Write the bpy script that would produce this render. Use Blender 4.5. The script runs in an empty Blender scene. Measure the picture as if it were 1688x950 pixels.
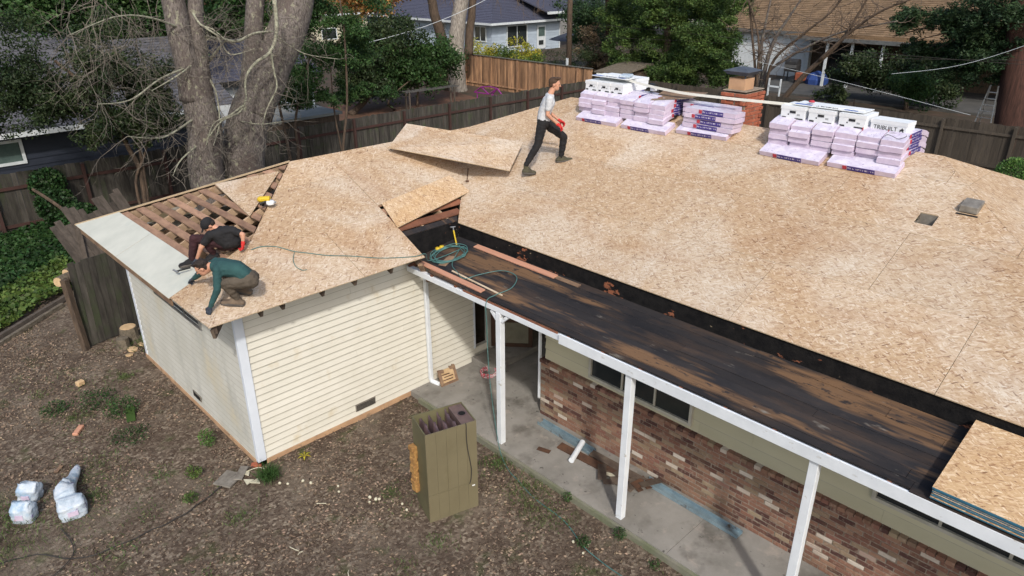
import bpy, bmesh, math, random
import numpy as np
from mathutils import Vector, Matrix, noise
random.seed(7); rng = np.random.default_rng(7)
S = bpy.context.scene
COL = S.collection

# ------------------------------------------------------------------ camera, sky, sun, exposure
CAMROT = ((0.71733791, 0.28790019, -0.63446025), (-0.69671977, 0.29274405, -0.6548912), (-0.00280884, 0.91181928, 0.41058216))
CAMPOS = Vector((-3.525, -9.376, 7.2)); FPX = 1183.4
cd = bpy.data.cameras.new('camera'); cam = bpy.data.objects.new('camera', cd); COL.objects.link(cam)
cam.matrix_world = Matrix.Translation(CAMPOS) @ Matrix(CAMROT).to_4x4()
cd.sensor_width = 36; cd.lens = FPX / 1688 * 36; cd.clip_end = 2000; cd.clip_start = .05
S.camera = cam
W = bpy.data.worlds.new('World'); S.world = W; W.use_nodes = True
nt = W.node_tree; sky = nt.nodes.new('ShaderNodeTexSky'); sky.sky_type = 'NISHITA'; sky.sun_disc = False
SUNV = Vector((-.65, -.92, 1.0)).normalized()          # towards the sun
sky.sun_elevation = math.asin(SUNV.z); sky.sun_rotation = math.atan2(SUNV.x, SUNV.y)
sky.air_density = 1.2; sky.dust_density = 3.0
bg = nt.nodes['Background']; bg.inputs['Strength'].default_value = .15
nt.links.new(sky.outputs[0], bg.inputs[0])
sl = bpy.data.lights.new('sun', 'SUN'); sl.energy = 2.3; sl.angle = math.radians(3.0); sl.color = (1, .95, .88)
so = bpy.data.objects.new('sun', sl); COL.objects.link(so); so.rotation_euler = SUNV.to_track_quat('Z', 'Y').to_euler()
S.render.engine = 'CYCLES'
S.view_settings.view_transform = 'Standard'; S.view_settings.look = 'None'
S.view_settings.exposure = 0.2; S.view_settings.gamma = 1
S.render.resolution_x = 1024; S.render.resolution_y = 576

# ------------------------------------------------------------------ helpers: a place seen at a pixel of the photograph, on a real plane
def ray(px, py):
    v = Matrix(CAMROT) @ Vector((px - 844, 475 - py, -FPX)); return v.normalized()
def hit(px, py, axis, val):
    r = ray(px, py); return CAMPOS + r * ((val - CAMPOS[axis]) / r[axis])
def onX(px, py, v): return hit(px, py, 0, v)
def onY(px, py, v): return hit(px, py, 1, v)
def onZ(px, py, v): return hit(px, py, 2, v)
K = .407                                                 # roof pitch
def z_front(x, y): return 2.86 + K * (y + .56)
def z_left(x, y): return 2.86 + K * (x + .54)
def z_main(x, y): return 3.07 + K * (x - 4.2)
def z_back(x, y): return 4.99 - K * y
def z_porch(x, y=0): return 2.60 + .154 * (x - 3.0)

# ------------------------------------------------------------------ materials
MATS = {}
def M(name, c1, c2=None, s=6, st=(1, 1, 1), det=5, lo=.35, hi=.65, rough=.85, bump=.15, bs=None, rnd=.0, isl=.0, metal=0,
      blot=None, spec=.3, rot=0, world=False, trans=0, hue=0, blots=()):
    """noise mix of two colours with random shade per piece, optional blotches (colour, scale, lo, hi, stretch) and fine relief"""
    m = bpy.data.materials.new(name); m.use_nodes = True; n = m.node_tree.nodes; l = m.node_tree.links
    b = n['Principled BSDF']; b.inputs['Roughness'].default_value = rough; b.inputs['Metallic'].default_value = metal
    b.inputs['Specular IOR Level'].default_value = spec
    oi = n.new('ShaderNodeObjectInfo')
    if world:
        g = n.new('ShaderNodeNewGeometry'); vec = g.outputs['Position']
    else:
        tc = n.new('ShaderNodeTexCoord'); mu = n.new('ShaderNodeMath'); mu.operation = 'MULTIPLY'; mu.inputs[1].default_value = 53.7
        l.new(oi.outputs['Random'], mu.inputs[0])
        va = n.new('ShaderNodeVectorMath'); va.operation = 'ADD'; l.new(tc.outputs['Object'], va.inputs[0]); l.new(mu.outputs[0], va.inputs[1]); vec = va.outputs[0]
    def nz(scale, stretch, detail, r=0):
        mp = n.new('ShaderNodeMapping'); mp.inputs['Scale'].default_value = stretch; mp.inputs['Rotation'].default_value = (0, 0, r)
        l.new(vec, mp.inputs[0]); t = n.new('ShaderNodeTexNoise'); t.inputs['Scale'].default_value = scale
        t.inputs['Detail'].default_value = detail; t.inputs['Roughness'].default_value = .62; l.new(mp.outputs[0], t.inputs[0]); return t.outputs[0]
    def ramp(v, a, c):
        r = n.new('ShaderNodeMapRange'); r.inputs[1].default_value = a; r.inputs[2].default_value = c; l.new(v, r.inputs[0]); return r.outputs[0]
    def mix(f, a, c):
        x = n.new('ShaderNodeMix'); x.data_type = 'RGBA'; l.new(f, x.inputs[0])
        for i, v in ((6, a), (7, c)):
            if isinstance(v, tuple): x.inputs[i].default_value = (*v, 1)
            else: l.new(v, x.inputs[i])
        return x.outputs[2]
    col = mix(ramp(nz(s, st, det, rot), lo, hi), c1, c2 or tuple(v * .75 for v in c1))
    for bl in ([blot] if blot else []) + list(blots):
        c, sc, a, z, stt = bl; col = mix(ramp(nz(sc, stt, 4, rot), a, z), col, c)
    if rnd or isl:
        if isl:
            g2 = n.new('ShaderNodeNewGeometry'); ad = n.new('ShaderNodeMath'); l.new(g2.outputs['Random Per Island'], ad.inputs[0]); l.new(oi.outputs['Random'], ad.inputs[1])
            fr = n.new('ShaderNodeMath'); fr.operation = 'FRACT'; l.new(ad.outputs[0], fr.inputs[0]); src = fr.outputs[0]; amt = isl
        else: src = oi.outputs['Random']; amt = rnd
        mr = n.new('ShaderNodeMapRange'); mr.inputs[3].default_value = 1 - amt; mr.inputs[4].default_value = 1 + amt; l.new(src, mr.inputs[0])
        h = n.new('ShaderNodeHueSaturation'); l.new(mr.outputs[0], h.inputs['Value']); l.new(col, h.inputs['Color'])
        if hue:
            m2 = n.new('ShaderNodeMath'); m2.operation = 'MULTIPLY'; m2.inputs[1].default_value = 7.31; l.new(src, m2.inputs[0])
            f2 = n.new('ShaderNodeMath'); f2.operation = 'FRACT'; l.new(m2.outputs[0], f2.inputs[0])
            m3 = n.new('ShaderNodeMapRange'); m3.inputs[3].default_value = .5 - hue; m3.inputs[4].default_value = .5 + hue; l.new(f2.outputs[0], m3.inputs[0]); l.new(m3.outputs[0], h.inputs['Hue'])
        col = h.outputs[0]
    l.new(col, b.inputs['Base Color'])
    if bump:
        bp = n.new('ShaderNodeBump'); bp.inputs['Strength'].default_value = bump; bp.inputs['Distance'].default_value = .02
        l.new(nz(bs or s * 4, st, 4, rot), bp.inputs['Height']); l.new(bp.outputs[0], b.inputs['Normal'])
    if trans:
        b.inputs['Transmission Weight'].default_value = 0
        tr = n.new('ShaderNodeBsdfTranslucent'); l.new(col, tr.inputs[0]); ms = n.new('ShaderNodeMixShader'); ms.inputs[0].default_value = trans
        l.new(b.outputs[0], ms.inputs[1]); l.new(tr.outputs[0], ms.inputs[2]); l.new(ms.outputs[0], n['Material Output'].inputs[0])
    MATS[name] = m; return m

def ramp_node(n, pts):
    r = n.new('ShaderNodeValToRGB'); e = r.color_ramp.elements
    while len(e) < len(pts): e.new(.5)
    for k, (p, c) in enumerate(pts): e[k].position = p; e[k].color = (*c, 1)
    return r

def make_osb(name, tone=(1, 1, 1), pale=.5, rot=0.0):
    m = bpy.data.materials.new(name); m.use_nodes = True; n = m.node_tree.nodes; l = m.node_tree.links
    b = n['Principled BSDF']; b.inputs['Roughness'].default_value = .75; b.inputs['Specular IOR Level'].default_value = .25
    tc = n.new('ShaderNodeTexCoord'); oi = n.new('ShaderNodeObjectInfo')
    mu = n.new('ShaderNodeMath'); mu.operation = 'MULTIPLY'; mu.inputs[1].default_value = 31.7; l.new(oi.outputs['Random'], mu.inputs[0])
    va = n.new('ShaderNodeVectorMath'); va.operation = 'ADD'; l.new(tc.outputs['Object'], va.inputs[0]); l.new(mu.outputs[0], va.inputs[1])
    def layer(ang, sx, sy, off):
        mp = n.new('ShaderNodeMapping'); mp.inputs['Rotation'].default_value = (0, 0, ang); mp.inputs['Location'].default_value = (off, off * 2, 0)
        l.new(va.outputs[0], mp.inputs[0])
        m2 = n.new('ShaderNodeMapping'); m2.inputs['Scale'].default_value = (sx, sy, 3); l.new(mp.outputs[0], m2.inputs[0])
        v = n.new('ShaderNodeTexVoronoi'); v.inputs['Scale'].default_value = 1; v.inputs['Randomness'].default_value = 1; l.new(m2.outputs[0], v.inputs[0])
        sp = n.new('ShaderNodeSeparateColor'); l.new(v.outputs['Color'], sp.inputs[0]); return sp.outputs
    A = layer(rot + .18, 90, 15, 0); B = layer(rot - .28, 78, 13, 3.3); Cc = layer(rot + .62, 84, 18, 7.1); D = layer(rot - .8, 74, 17, 5.1)
    def mixv(f, a, c, thr=None):
        if thr is not None:
            g = n.new('ShaderNodeMath'); g.operation = 'GREATER_THAN'; g.inputs[1].default_value = thr; l.new(f, g.inputs[0]); f = g.outputs[0]
        x = n.new('ShaderNodeMix'); x.data_type = 'FLOAT'; l.new(f, x.inputs[0]); l.new(a, x.inputs[2]); l.new(c, x.inputs[3]); return x.outputs[0]
    v = mixv(B[1], A[0], B[0], .5); v = mixv(Cc[1], v, Cc[0], .66); v = mixv(D[1], v, D[0], .76)
    t = tone
    def c(r, g, bb): return (r * t[0], g * t[1], bb * t[2])
    rp = ramp_node(n, [(0, c(.19, .11, .065)), (.045, c(.32, .20, .12)), (.25, c(.42, .292, .178)), (.65, c(.47, .337, .212)), (.88, c(.54, .41, .29)), (1, c(.62, .52, .40))])
    l.new(v, rp.inputs[0])
    g = n.new('ShaderNodeNewGeometry')                    # pale dust and trodden tracks, darker tan fields
    def wn(sc, a, z, rotz=0, st=(1, 1, 1)):
        mp = n.new('ShaderNodeMapping'); mp.inputs['Rotation'].default_value = (0, 0, rotz); mp.inputs['Scale'].default_value = st; l.new(g.outputs['Position'], mp.inputs[0])
        t = n.new('ShaderNodeTexNoise'); t.inputs['Scale'].default_value = sc; t.inputs['Detail'].default_value = 6; t.inputs['Distortion'].default_value = .6; l.new(mp.outputs[0], t.inputs[0])
        r = n.new('ShaderNodeMapRange'); r.inputs[1].default_value = a; r.inputs[2].default_value = z; r.inputs[4].default_value = pale; l.new(t.outputs[0], r.inputs[0]); return r.outputs[0]
    x = n.new('ShaderNodeMix'); x.data_type = 'RGBA'; pf = n.new('ShaderNodeMath'); pf.operation = 'MULTIPLY'; l.new(wn(.75, .44, .66), pf.inputs[0]); pv = n.new('ShaderNodeMapRange'); pv.inputs[3].default_value = .45; pv.inputs[4].default_value = 1.35; l.new(v, pv.inputs[0]); l.new(pv.outputs[0], pf.inputs[1]); l.new(pf.outputs[0], x.inputs[0]); l.new(rp.outputs[0], x.inputs[6]); x.inputs[7].default_value = (.63, .58, .50, 1)
    x2 = n.new('ShaderNodeMix'); x2.data_type = 'RGBA'; x2.blend_type = 'MULTIPLY'; l.new(wn(1.5, .5, .72, .8, (1, .5, 1)), x2.inputs[0]); l.new(x.outputs[2], x2.inputs[6]); x2.inputs[7].default_value = (.78, .66, .58, 1)
    mr = n.new('ShaderNodeMapRange'); mr.inputs[3].default_value = .95; mr.inputs[4].default_value = 1.05; l.new(oi.outputs['Random'], mr.inputs[0])
    h = n.new('ShaderNodeHueSaturation'); l.new(mr.outputs[0], h.inputs['Value']); l.new(x2.outputs[2], h.inputs['Color'])
    l.new(h.outputs[0], b.inputs['Base Color'])
    bp = n.new('ShaderNodeBump'); bp.inputs['Strength'].default_value = .25; bp.inputs['Distance'].default_value = .004; l.new(v, bp.inputs['Height']); l.new(bp.outputs[0], b.inputs['Normal'])
    MATS[name] = m; return m

make_osb('osb'); make_osb('osb_x', rot=1.571); make_osb('osb_new', (1.16, 1.10, .97), .25)
M('osb_edge', (.5, .4, .27), (.3, .22, .14), s=60, st=(1, 1, 8))
M('foil', (.54, .545, .485), (.47, .48, .425), s=2.5, rough=.55, bump=.1, bs=3, blot=(( .40, .44, .40), 1.6, .55, .75, (1, 1, 1)))
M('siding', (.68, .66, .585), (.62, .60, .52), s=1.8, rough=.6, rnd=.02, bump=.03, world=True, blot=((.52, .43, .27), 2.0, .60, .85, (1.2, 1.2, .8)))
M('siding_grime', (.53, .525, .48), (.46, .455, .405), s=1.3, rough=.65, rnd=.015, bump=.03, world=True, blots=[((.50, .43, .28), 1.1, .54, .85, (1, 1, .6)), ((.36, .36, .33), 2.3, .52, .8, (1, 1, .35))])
M('siding_lap_shade', (.42, .395, .33), (.31, .29, .24), s=5, world=True, bump=0)  # dark lap line: shadow under each lip painted in, with some drip dirt
M('siding_olive', (.56, .53, .38), (.49, .46, .32), s=1.5, st=(1, .3, 1), rough=.6, rnd=.09, bump=.03, world=True)
M('white_paint', (.72, .76, .80), (.63, .67, .71), s=3, rough=.55, bump=.06, world=True, blot=((.38, .36, .31), 11, .63, .74, (1, .6, 1)))
M('trim_blue', (.66, .71, .78), (.60, .65, .72), s=3, rough=.5, bump=.03, blot=((.5, .5, .48), 7, .66, .8, (1, 1, .4)))
M('footing', (.50, .32, .19), (.40, .25, .15), s=5, bump=.3, blot=((.25, .17, .11), 6, .58, .7, (1, 1, 1)))
M('concrete', (.30, .285, .26), (.20, .19, .17), s=1.2, det=8, rough=.9, bump=.25, bs=40, blots=[((.13, .12, .105), 1.6, .52, .7, (1, 1, 1)), ((.36, .32, .28), 3.5, .58, .75, (1, 1, 1)), ((.09, .085, .075), 9, .64, .72, (1, 1, 1))])
M('curb', (.15, .165, .10), (.22, .21, .17), s=3, bump=.4)
M('far_concrete', (.095, .093, .088), (.06, .06, .058), s=1.2)  # darker concrete: the tree shade on the patio is put into the colour
M('pale_roofing', (.22, .23, .22), (.16, .17, .17), s=1.2)
M('mortar', (.30, .25, .195), (.20, .16, .125), s=14, bump=.4)
M('tar', (.007, .007, .008), (.016, .015, .015), s=9, rough=.75, bump=.4, spec=.12, world=True, blots=[((.26, .10, .055), 2.1, .625, .65, (1, 1, 2.2)), ((.30, .24, .16), 5.0, .69, .73, (1, 1, 2))])
M('felt', (.018, .018, .021), (.036, .032, .032), s=2.2, st=(1, .35, 1), det=8, rough=.85, bump=.5, bs=14, rnd=.12, spec=.15, world=True, blots=[((.06, .042, .033), 1.5, .48, .66, (2.6, .5, 1)), ((.16, .094, .053), 1.05, .545, .63, (2.8, .33, 1)), ((.20, .185, .16), 4.5, .645, .76, (1.5, .4, 1)), ((.035, .03, .03), 9, .58, .66, (2, .6, 1))])
M('old_board', (.25, .105, .06), (.15, .065, .04), s=3, st=(1, 1, 1), rough=.85, rnd=.25, bump=.25, bs=30)
M('batten', (.36, .22, .145), (.22, .13, .09), s=6, st=(2, .5, 1), rough=.9, rnd=.3, bump=.3, bs=30)
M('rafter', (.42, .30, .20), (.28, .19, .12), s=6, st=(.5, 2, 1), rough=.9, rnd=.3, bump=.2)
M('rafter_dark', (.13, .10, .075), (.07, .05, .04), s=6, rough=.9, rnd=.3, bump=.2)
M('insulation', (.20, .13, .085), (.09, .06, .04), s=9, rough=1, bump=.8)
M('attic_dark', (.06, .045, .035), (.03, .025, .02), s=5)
M('pink_board', (.52, .27, .18), (.44, .22, .145), s=4, st=(3, .4, 1), rough=.8, bump=.15, rnd=.08)
M('brown_trim', (.27, .18, .11), (.16, .10, .07), s=5, rough=.8, bump=.2)
M('furnace', (.17, .148, .09), (.145, .125, .075), s=1.5, rough=.45, bump=.05, spec=.45, blot=((.13, .11, .06), 3.0, .6, .8, (1, 1, .5)))
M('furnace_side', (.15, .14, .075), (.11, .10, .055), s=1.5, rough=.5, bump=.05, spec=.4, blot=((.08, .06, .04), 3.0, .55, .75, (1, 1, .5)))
M('furnace_top', (.19, .13, .115), (.12, .085, .08), s=6, rough=.6, bump=.2, metal=.2)
M('steel_purple', (.23, .15, .15), (.14, .10, .11), s=8, rough=.4, bump=.1, metal=.6)
M('fibre_yellow', (.42, .24, .08), (.25, .13, .05), s=12, rough=1, bump=.8)
M('black', (.012, .012, .013), (.02, .02, .02), s=5, rough=.5, bump=0)
M('dark_hole', (.01, .01, .01), (.008, .008, .008), bump=0, rough=1)
M('flashing', (.27, .37, .42), (.18, .25, .29), s=4, rough=.45, bump=.1, metal=.3, blot=((.10, .07, .05), 5, .6, .72, (1, 1, 1)))
M('rust', (.12, .06, .035), (.06, .035, .025), s=6, rough=.9, bump=.4)
M('wood_pale', (.62, .50, .36), (.45, .34, .22), s=5, st=(1, 1, 3), rough=.8, bump=.2)
M('fence_dark', (.034, .031, .027), (.072, .066, .057), s=3.5, st=(4, 4, .5), rough=.95, rnd=.28, bump=.4, bs=20, blot=((.045, .055, .03), 1.3, .52, .7, (1, 1, 1)))
M('fence_brown', (.075, .062, .048), (.052, .044, .036), s=3.5, st=(4, 4, .5), rough=.95, rnd=.22, bump=.3, bs=20)
M('fence_rail', (.060, .029, .025), (.045, .026, .022), s=4, rough=.9, bump=.2)
M('fence_new', (.40, .23, .125), (.17, .10, .062), s=1.6, st=(3, 3, .5), rough=.85, rnd=.45, bump=.2)
M('fence_cap', (.15, .15, .13), (.1, .1, .09))
M('leaning_wood', (.105, .085, .07), (.06, .05, .04), s=3, st=(3, 3, .5), rough=.95, rnd=.3, bump=.4)
M('stump_bark', (.19, .16, .12), (.09, .075, .055), s=9, bump=.8)
M('cut_wood', (.58, .42, .25), (.46, .32, .18), s=8, bump=.2)
M('bark_grey', (.20, .175, .16), (.075, .062, .056), s=16, st=(1.8, 1.8, .6), det=9, lo=.38, hi=.62, rough=1, bump=1.0, bs=18, blots=[((.10, .08, .072), 1.3, .48, .66, (1, 1, .6)), ((.28, .275, .20), 8, .56, .68, (1, 1, .8))])
M('bark_pale', (.34, .31, .27), (.15, .13, .11), s=9, st=(1.5, 1.5, .5), rough=1, bump=.8, bs=12)
M('bark_brown', (.12, .085, .06), (.06, .045, .035), s=8, st=(2, 2, .5), rough=1, bump=.8)
M('bark_red', (.075, .036, .027), (.03, .016, .013), s=3, st=(6, 6, .3), rough=1, bump=1.0, bs=8)
M('lichen', (.34, .35, .26), (.17, .155, .125), s=14, rough=1, bump=.6, isl=.2)
M('twig', (.19, .17, .145), (.11, .095, .078), s=12, rough=1, bump=.3, isl=.3)
M('twig_brown', (.16, .12, .09), (.09, .065, .05), s=12, rough=1, bump=.3)
def leafmat(nm, c, c2, isl=.45, tr=.25): return M(nm, c, c2, s=1.1, det=3, rough=.6, isl=isl, bump=0, trans=tr, hue=.02, spec=.35)
leafmat('leaf_dark', (.020, .040, .014), (.045, .065, .022)); leafmat('leaf_mid', (.055, .115, .03), (.03, .07, .02)); leafmat('leaf_conifer', (.10, .16, .035), (.035, .075, .022), .55)
leafmat('leaf_fir', (.045, .085, .03), (.02, .045, .02), .5); leafmat('leaf_bright', (.10, .20, .04), (.06, .13, .03)); leafmat('leaf_ivy', (.030, .075, .018), (.016, .045, .012), .5)
leafmat('leaf_yellow', (.42, .36, .03), (.25, .28, .03)); leafmat('leaf_lime', (.11, .17, .035), (.055, .10, .022), .5); leafmat('leaf_orange', (.42, .20, .05), (.22, .13, .04)); leafmat('leaf_dry', (.16, .11, .06), (.10, .08, .05))
leafmat('grass', (.07, .13, .03), (.10, .13, .045), .4)
M('litter', (.195, .138, .10), (.235, .18, .13), s=2, rough=.95, isl=.55, bump=0, hue=.015)
M('red_soil', (.15, .075, .05), (.085, .055, .035), s=1.5, det=8, bump=.6)
M('soil_far', (.085, .055, .04), (.045, .04, .026), s=1, det=8, bump=.6)
M('cord_teal', (.09, .20, .19), (.05, .13, .125), s=8, bump=0, rough=.5)
M('cord_black', (.03, .027, .025), (.05, .045, .04), s=8, bump=0, rough=.6)
M('bag_white', (.52, .57, .63), (.36, .44, .52), s=9, rough=.35, bump=.6, bs=20, blots=[((.30, .42, .55), 5, .54, .66, (1, 1, 1)), ((.20, .16, .33), 6, .64, .68, (1, 1, 1)), ((.50, .36, .42), 6, .66, .72, (1, 1.4, 1))])
M('wrap', (.62, .54, .66), (.54, .45, .59), s=7, rough=.35, bump=.35, bs=14, rnd=.07, spec=.45)
M('wrap_top', (.70, .67, .76), (.54, .49, .63), s=9, rough=.3, bump=.5, bs=12, blot=((.25, .20, .38), 14, .62, .68, (1, 3, 1)))
M('label_red', (.45, .05, .07), (.4, .05, .07), bump=0)
M('label_blue', (.03, .11, .38), (.03, .1, .35), bump=0)
M('box_white', (.76, .78, .80), (.70, .73, .76), s=5, rough=.5, bump=.05)
M('print_black', (.02, .02, .025), (.03, .03, .035), bump=0)
M('pvc', (.80, .80, .74), (.74, .74, .68), s=3, rough=.4, bump=0)
M('brick_red', (.40, .125, .07), (.29, .09, .05), s=10, bump=.5, rnd=.2)
M('terracotta', (.52, .32, .19), (.42, .25, .15), s=5, bump=.2)
M('slate_cap', (.055, .065, .085), (.08, .09, .11), s=4, rough=.5, bump=.2)
M('tool_yellow', (.60, .42, .03), (.5, .35, .03), rough=.4, bump=0)
M('metal_grey', (.35, .36, .36), (.25, .25, .25), s=6, rough=.35, metal=.7, bump=.05)
M('vent_grey', (.31, .285, .245), (.19, .17, .145), s=8, rough=.6, metal=.3, bump=.2)
M('blue_edge', (.035, .16, .24), (.03, .11, .18), s=8, st=(1, 1, 1), rough=.7, bump=.1, rnd=.25)
M('glass', (.02, .024, .027), (.03, .035, .035), s=2, rough=.08, bump=0, spec=.6)
M('glass_green', (.10, .14, .13), (.06, .09, .085), s=2, rough=.12, bump=0, spec=.6)
M('win_frame', (.50, .48, .42), (.38, .36, .30), s=5, rough=.6, bump=.1)
M('door_brown', (.07, .035, .022), (.05, .03, .02), s=5, rough=.6, bump=.1)
M('screen', (.20, .19, .14), (.15, .14, .10), s=4, rough=.8)
M('house_blue', (.024, .030, .046), (.018, .023, .035), s=2, rough=.6, bump=.05)
M('house_white', (.40, .47, .54), (.34, .40, .47), s=2, rough=.6, bump=.05, rnd=.03)
M('house_grey', (.36, .35, .34), (.28, .28, .27), s=1)
M('shingle_blue', (.075, .08, .115), (.05, .052, .078), s=12, st=(1, 1, 1), rough=.9, bump=.4, rnd=.22)
M('shingle_grey', (.12, .12, .135), (.075, .075, .085), s=12, rough=.9, bump=.4, rnd=.2, isl=.2)
M('shingle_tan', (.22, .145, .085), (.14, .095, .055), s=10, rough=.9, bump=.4, rnd=.18, isl=.22)  # tan lowered so the colour carries the tree shade over the patio house
M('gutter_white', (.62, .66, .68), (.5, .54, .56), s=5, rough=.5, bump=0)
M('skin', (.55, .30, .20), (.48, .24, .16), s=9, rough=.5, bump=.05, spec=.4)
M('hair_brown', (.085, .05, .03), (.05, .03, .02), s=40, st=(1, 1, .3), rough=.7, bump=.8, bs=70)
M('hair_dark', (.03, .02, .016), (.02, .015, .012), s=40, st=(1, 1, .3), rough=.6, bump=.8, bs=70)
M('tee_grey', (.52, .54, .57), (.48, .50, .53), s=3, rough=.9, bump=.35, bs=7)
M('shirt_teal', (.030, .085, .085), (.022, .062, .064), s=5, rough=.9, bump=.5, bs=8)
M('cloth_black', (.012, .012, .014), (.02, .02, .022), s=6, rough=.85, bump=.5, bs=9)
M('cloth_maroon', (.042, .016, .020), (.025, .011, .014), s=6, rough=.85, bump=.5, bs=9)
M('cloth_brown', (.105, .085, .065), (.07, .058, .045), s=6, rough=.9, bump=.5, bs=9)
M('shoe_olive', (.085, .08, .05), (.05, .045, .03), s=9, rough=.8, bump=.3)
M('shoe_tan', (.16, .12, .085), (.10, .075, .055), s=9, rough=.8, bump=.3)
M('sole', (.10, .09, .08), (.06, .055, .05), rough=.8)
M('glove_red', (.60, .035, .03), (.45, .03, .03), s=12, rough=.7, bump=.2)
M('glove_navy', (.018, .028, .045), (.05, .06, .08), s=12, rough=.7, bump=.2)
M('eye', (.02, .015, .012), bump=0, rough=.2)
M('chip_white', (.60, .57, .44), (.45, .42, .31), s=9, bump=.1)
M('hose_red', (.55, .10, .13), (.55, .5, .5), s=25, lo=.45, hi=.55, bump=0)
M('grill', (.03, .03, .032), (.05, .05, .05), rough=.4, bump=0)
M('tarp_blue', (.03, .07, .25), (.03, .06, .2), s=4, bump=.3)
M('bike_purple', (.26, .03, .22), (.20, .03, .2), bump=0, rough=.4)
M('umbrella', (.045, .05, .07), (.035, .04, .055), bump=.1)

def label_print():
    m = bpy.data.materials.new('label_navy'); m.use_nodes = True; n = m.node_tree.nodes; l = m.node_tree.links
    tc = n.new('ShaderNodeTexCoord'); mp = n.new('ShaderNodeMapping'); mp.inputs['Scale'].default_value = (60, 60, 12); l.new(tc.outputs['Object'], mp.inputs[0])
    t = n.new('ShaderNodeTexNoise'); t.inputs['Scale'].default_value = 1; l.new(mp.outputs[0], t.inputs[0])
    sp = n.new('ShaderNodeSeparateXYZ'); l.new(tc.outputs['Object'], sp.inputs[0])
    w = n.new('ShaderNodeMath'); w.operation = 'ABSOLUTE'; l.new(sp.outputs[2], w.inputs[0])
    lt = n.new('ShaderNodeMath'); lt.operation = 'LESS_THAN'; lt.inputs[1].default_value = .013; l.new(w.outputs[0], lt.inputs[0])
    gt = n.new('ShaderNodeMath'); gt.operation = 'GREATER_THAN'; gt.inputs[1].default_value = .53; l.new(t.outputs[0], gt.inputs[0])
    mm = n.new('ShaderNodeMath'); mm.operation = 'MULTIPLY'; l.new(lt.outputs[0], mm.inputs[0]); l.new(gt.outputs[0], mm.inputs[1])
    x = n.new('ShaderNodeMix'); x.data_type = 'RGBA'; l.new(mm.outputs[0], x.inputs[0]); x.inputs[6].default_value = (.045, .03, .20, 1); x.inputs[7].default_value = (.5, .48, .62, 1)
    l.new(x.outputs[2], n['Principled BSDF'].inputs['Base Color']); n['Principled BSDF'].inputs['Roughness'].default_value = .4
    MATS['label_navy'] = m
label_print()
def brick_mat():
    m = bpy.data.materials.new('brick_used'); m.use_nodes = True; n = m.node_tree.nodes; l = m.node_tree.links
    oi = n.new('ShaderNodeObjectInfo'); g = n.new('ShaderNodeNewGeometry'); a = n.new('ShaderNodeMath'); l.new(oi.outputs['Random'], a.inputs[0]); l.new(g.outputs['Random Per Island'], a.inputs[1])
    f = n.new('ShaderNodeMath'); f.operation = 'FRACT'; l.new(a.outputs[0], f.inputs[0])
    r = ramp_node(n, [(0, (.07, .03, .025)), (.16, (.10, .045, .035)), (.24, (.17, .08, .055)), (.42, (.23, .115, .078)), (.56, (.29, .165, .11)), (.7, (.21, .12, .085)), (.8, (.31, .24, .155)), (.87, (.13, .06, .045)), (.94, (.24, .11, .08)), (.95, (.50, .43, .36)), (1, (.56, .50, .43))])
    l.new(f.outputs[0], r.inputs[0])
    t = n.new('ShaderNodeTexNoise'); t.inputs['Scale'].default_value = 22; t.inputs['Detail'].default_value = 6; l.new(g.outputs['Position'], t.inputs[0])
    mr = n.new('ShaderNodeMapRange'); mr.inputs[1].default_value = .54; mr.inputs[2].default_value = .74; mr.inputs[4].default_value = .55; l.new(t.outputs[0], mr.inputs[0])
    x = n.new('ShaderNodeMix'); x.data_type = 'RGBA'; l.new(mr.outputs[0], x.inputs[0]); l.new(r.outputs[0], x.inputs[6]); x.inputs[7].default_value = (.38, .30, .23, 1)
    t2 = n.new('ShaderNodeTexNoise'); t2.inputs['Scale'].default_value = 2.2; t2.inputs['Detail'].default_value = 5; l.new(g.outputs['Position'], t2.inputs[0])
    m2 = n.new('ShaderNodeMapRange'); m2.inputs[1].default_value = .52; m2.inputs[2].default_value = .7; m2.inputs[4].default_value = .55; l.new(t2.outputs[0], m2.inputs[0])
    x2 = n.new('ShaderNodeMix'); x2.data_type = 'RGBA'; l.new(m2.outputs[0], x2.inputs[0]); l.new(x.outputs[2], x2.inputs[6]); x2.inputs[7].default_value = (.20, .13, .08, 1)
    b = n['Principled BSDF']; l.new(x2.outputs[2], b.inputs['Base Color']); b.inputs['Roughness'].default_value = .9
    bp = n.new('ShaderNodeBump'); bp.inputs['Strength'].default_value = .5; bp.inputs['Distance'].default_value = .01; l.new(t.outputs[0], bp.inputs['Height']); l.new(bp.outputs[0], b.inputs['Normal'])
    MATS['brick_used'] = m
brick_mat()
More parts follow.
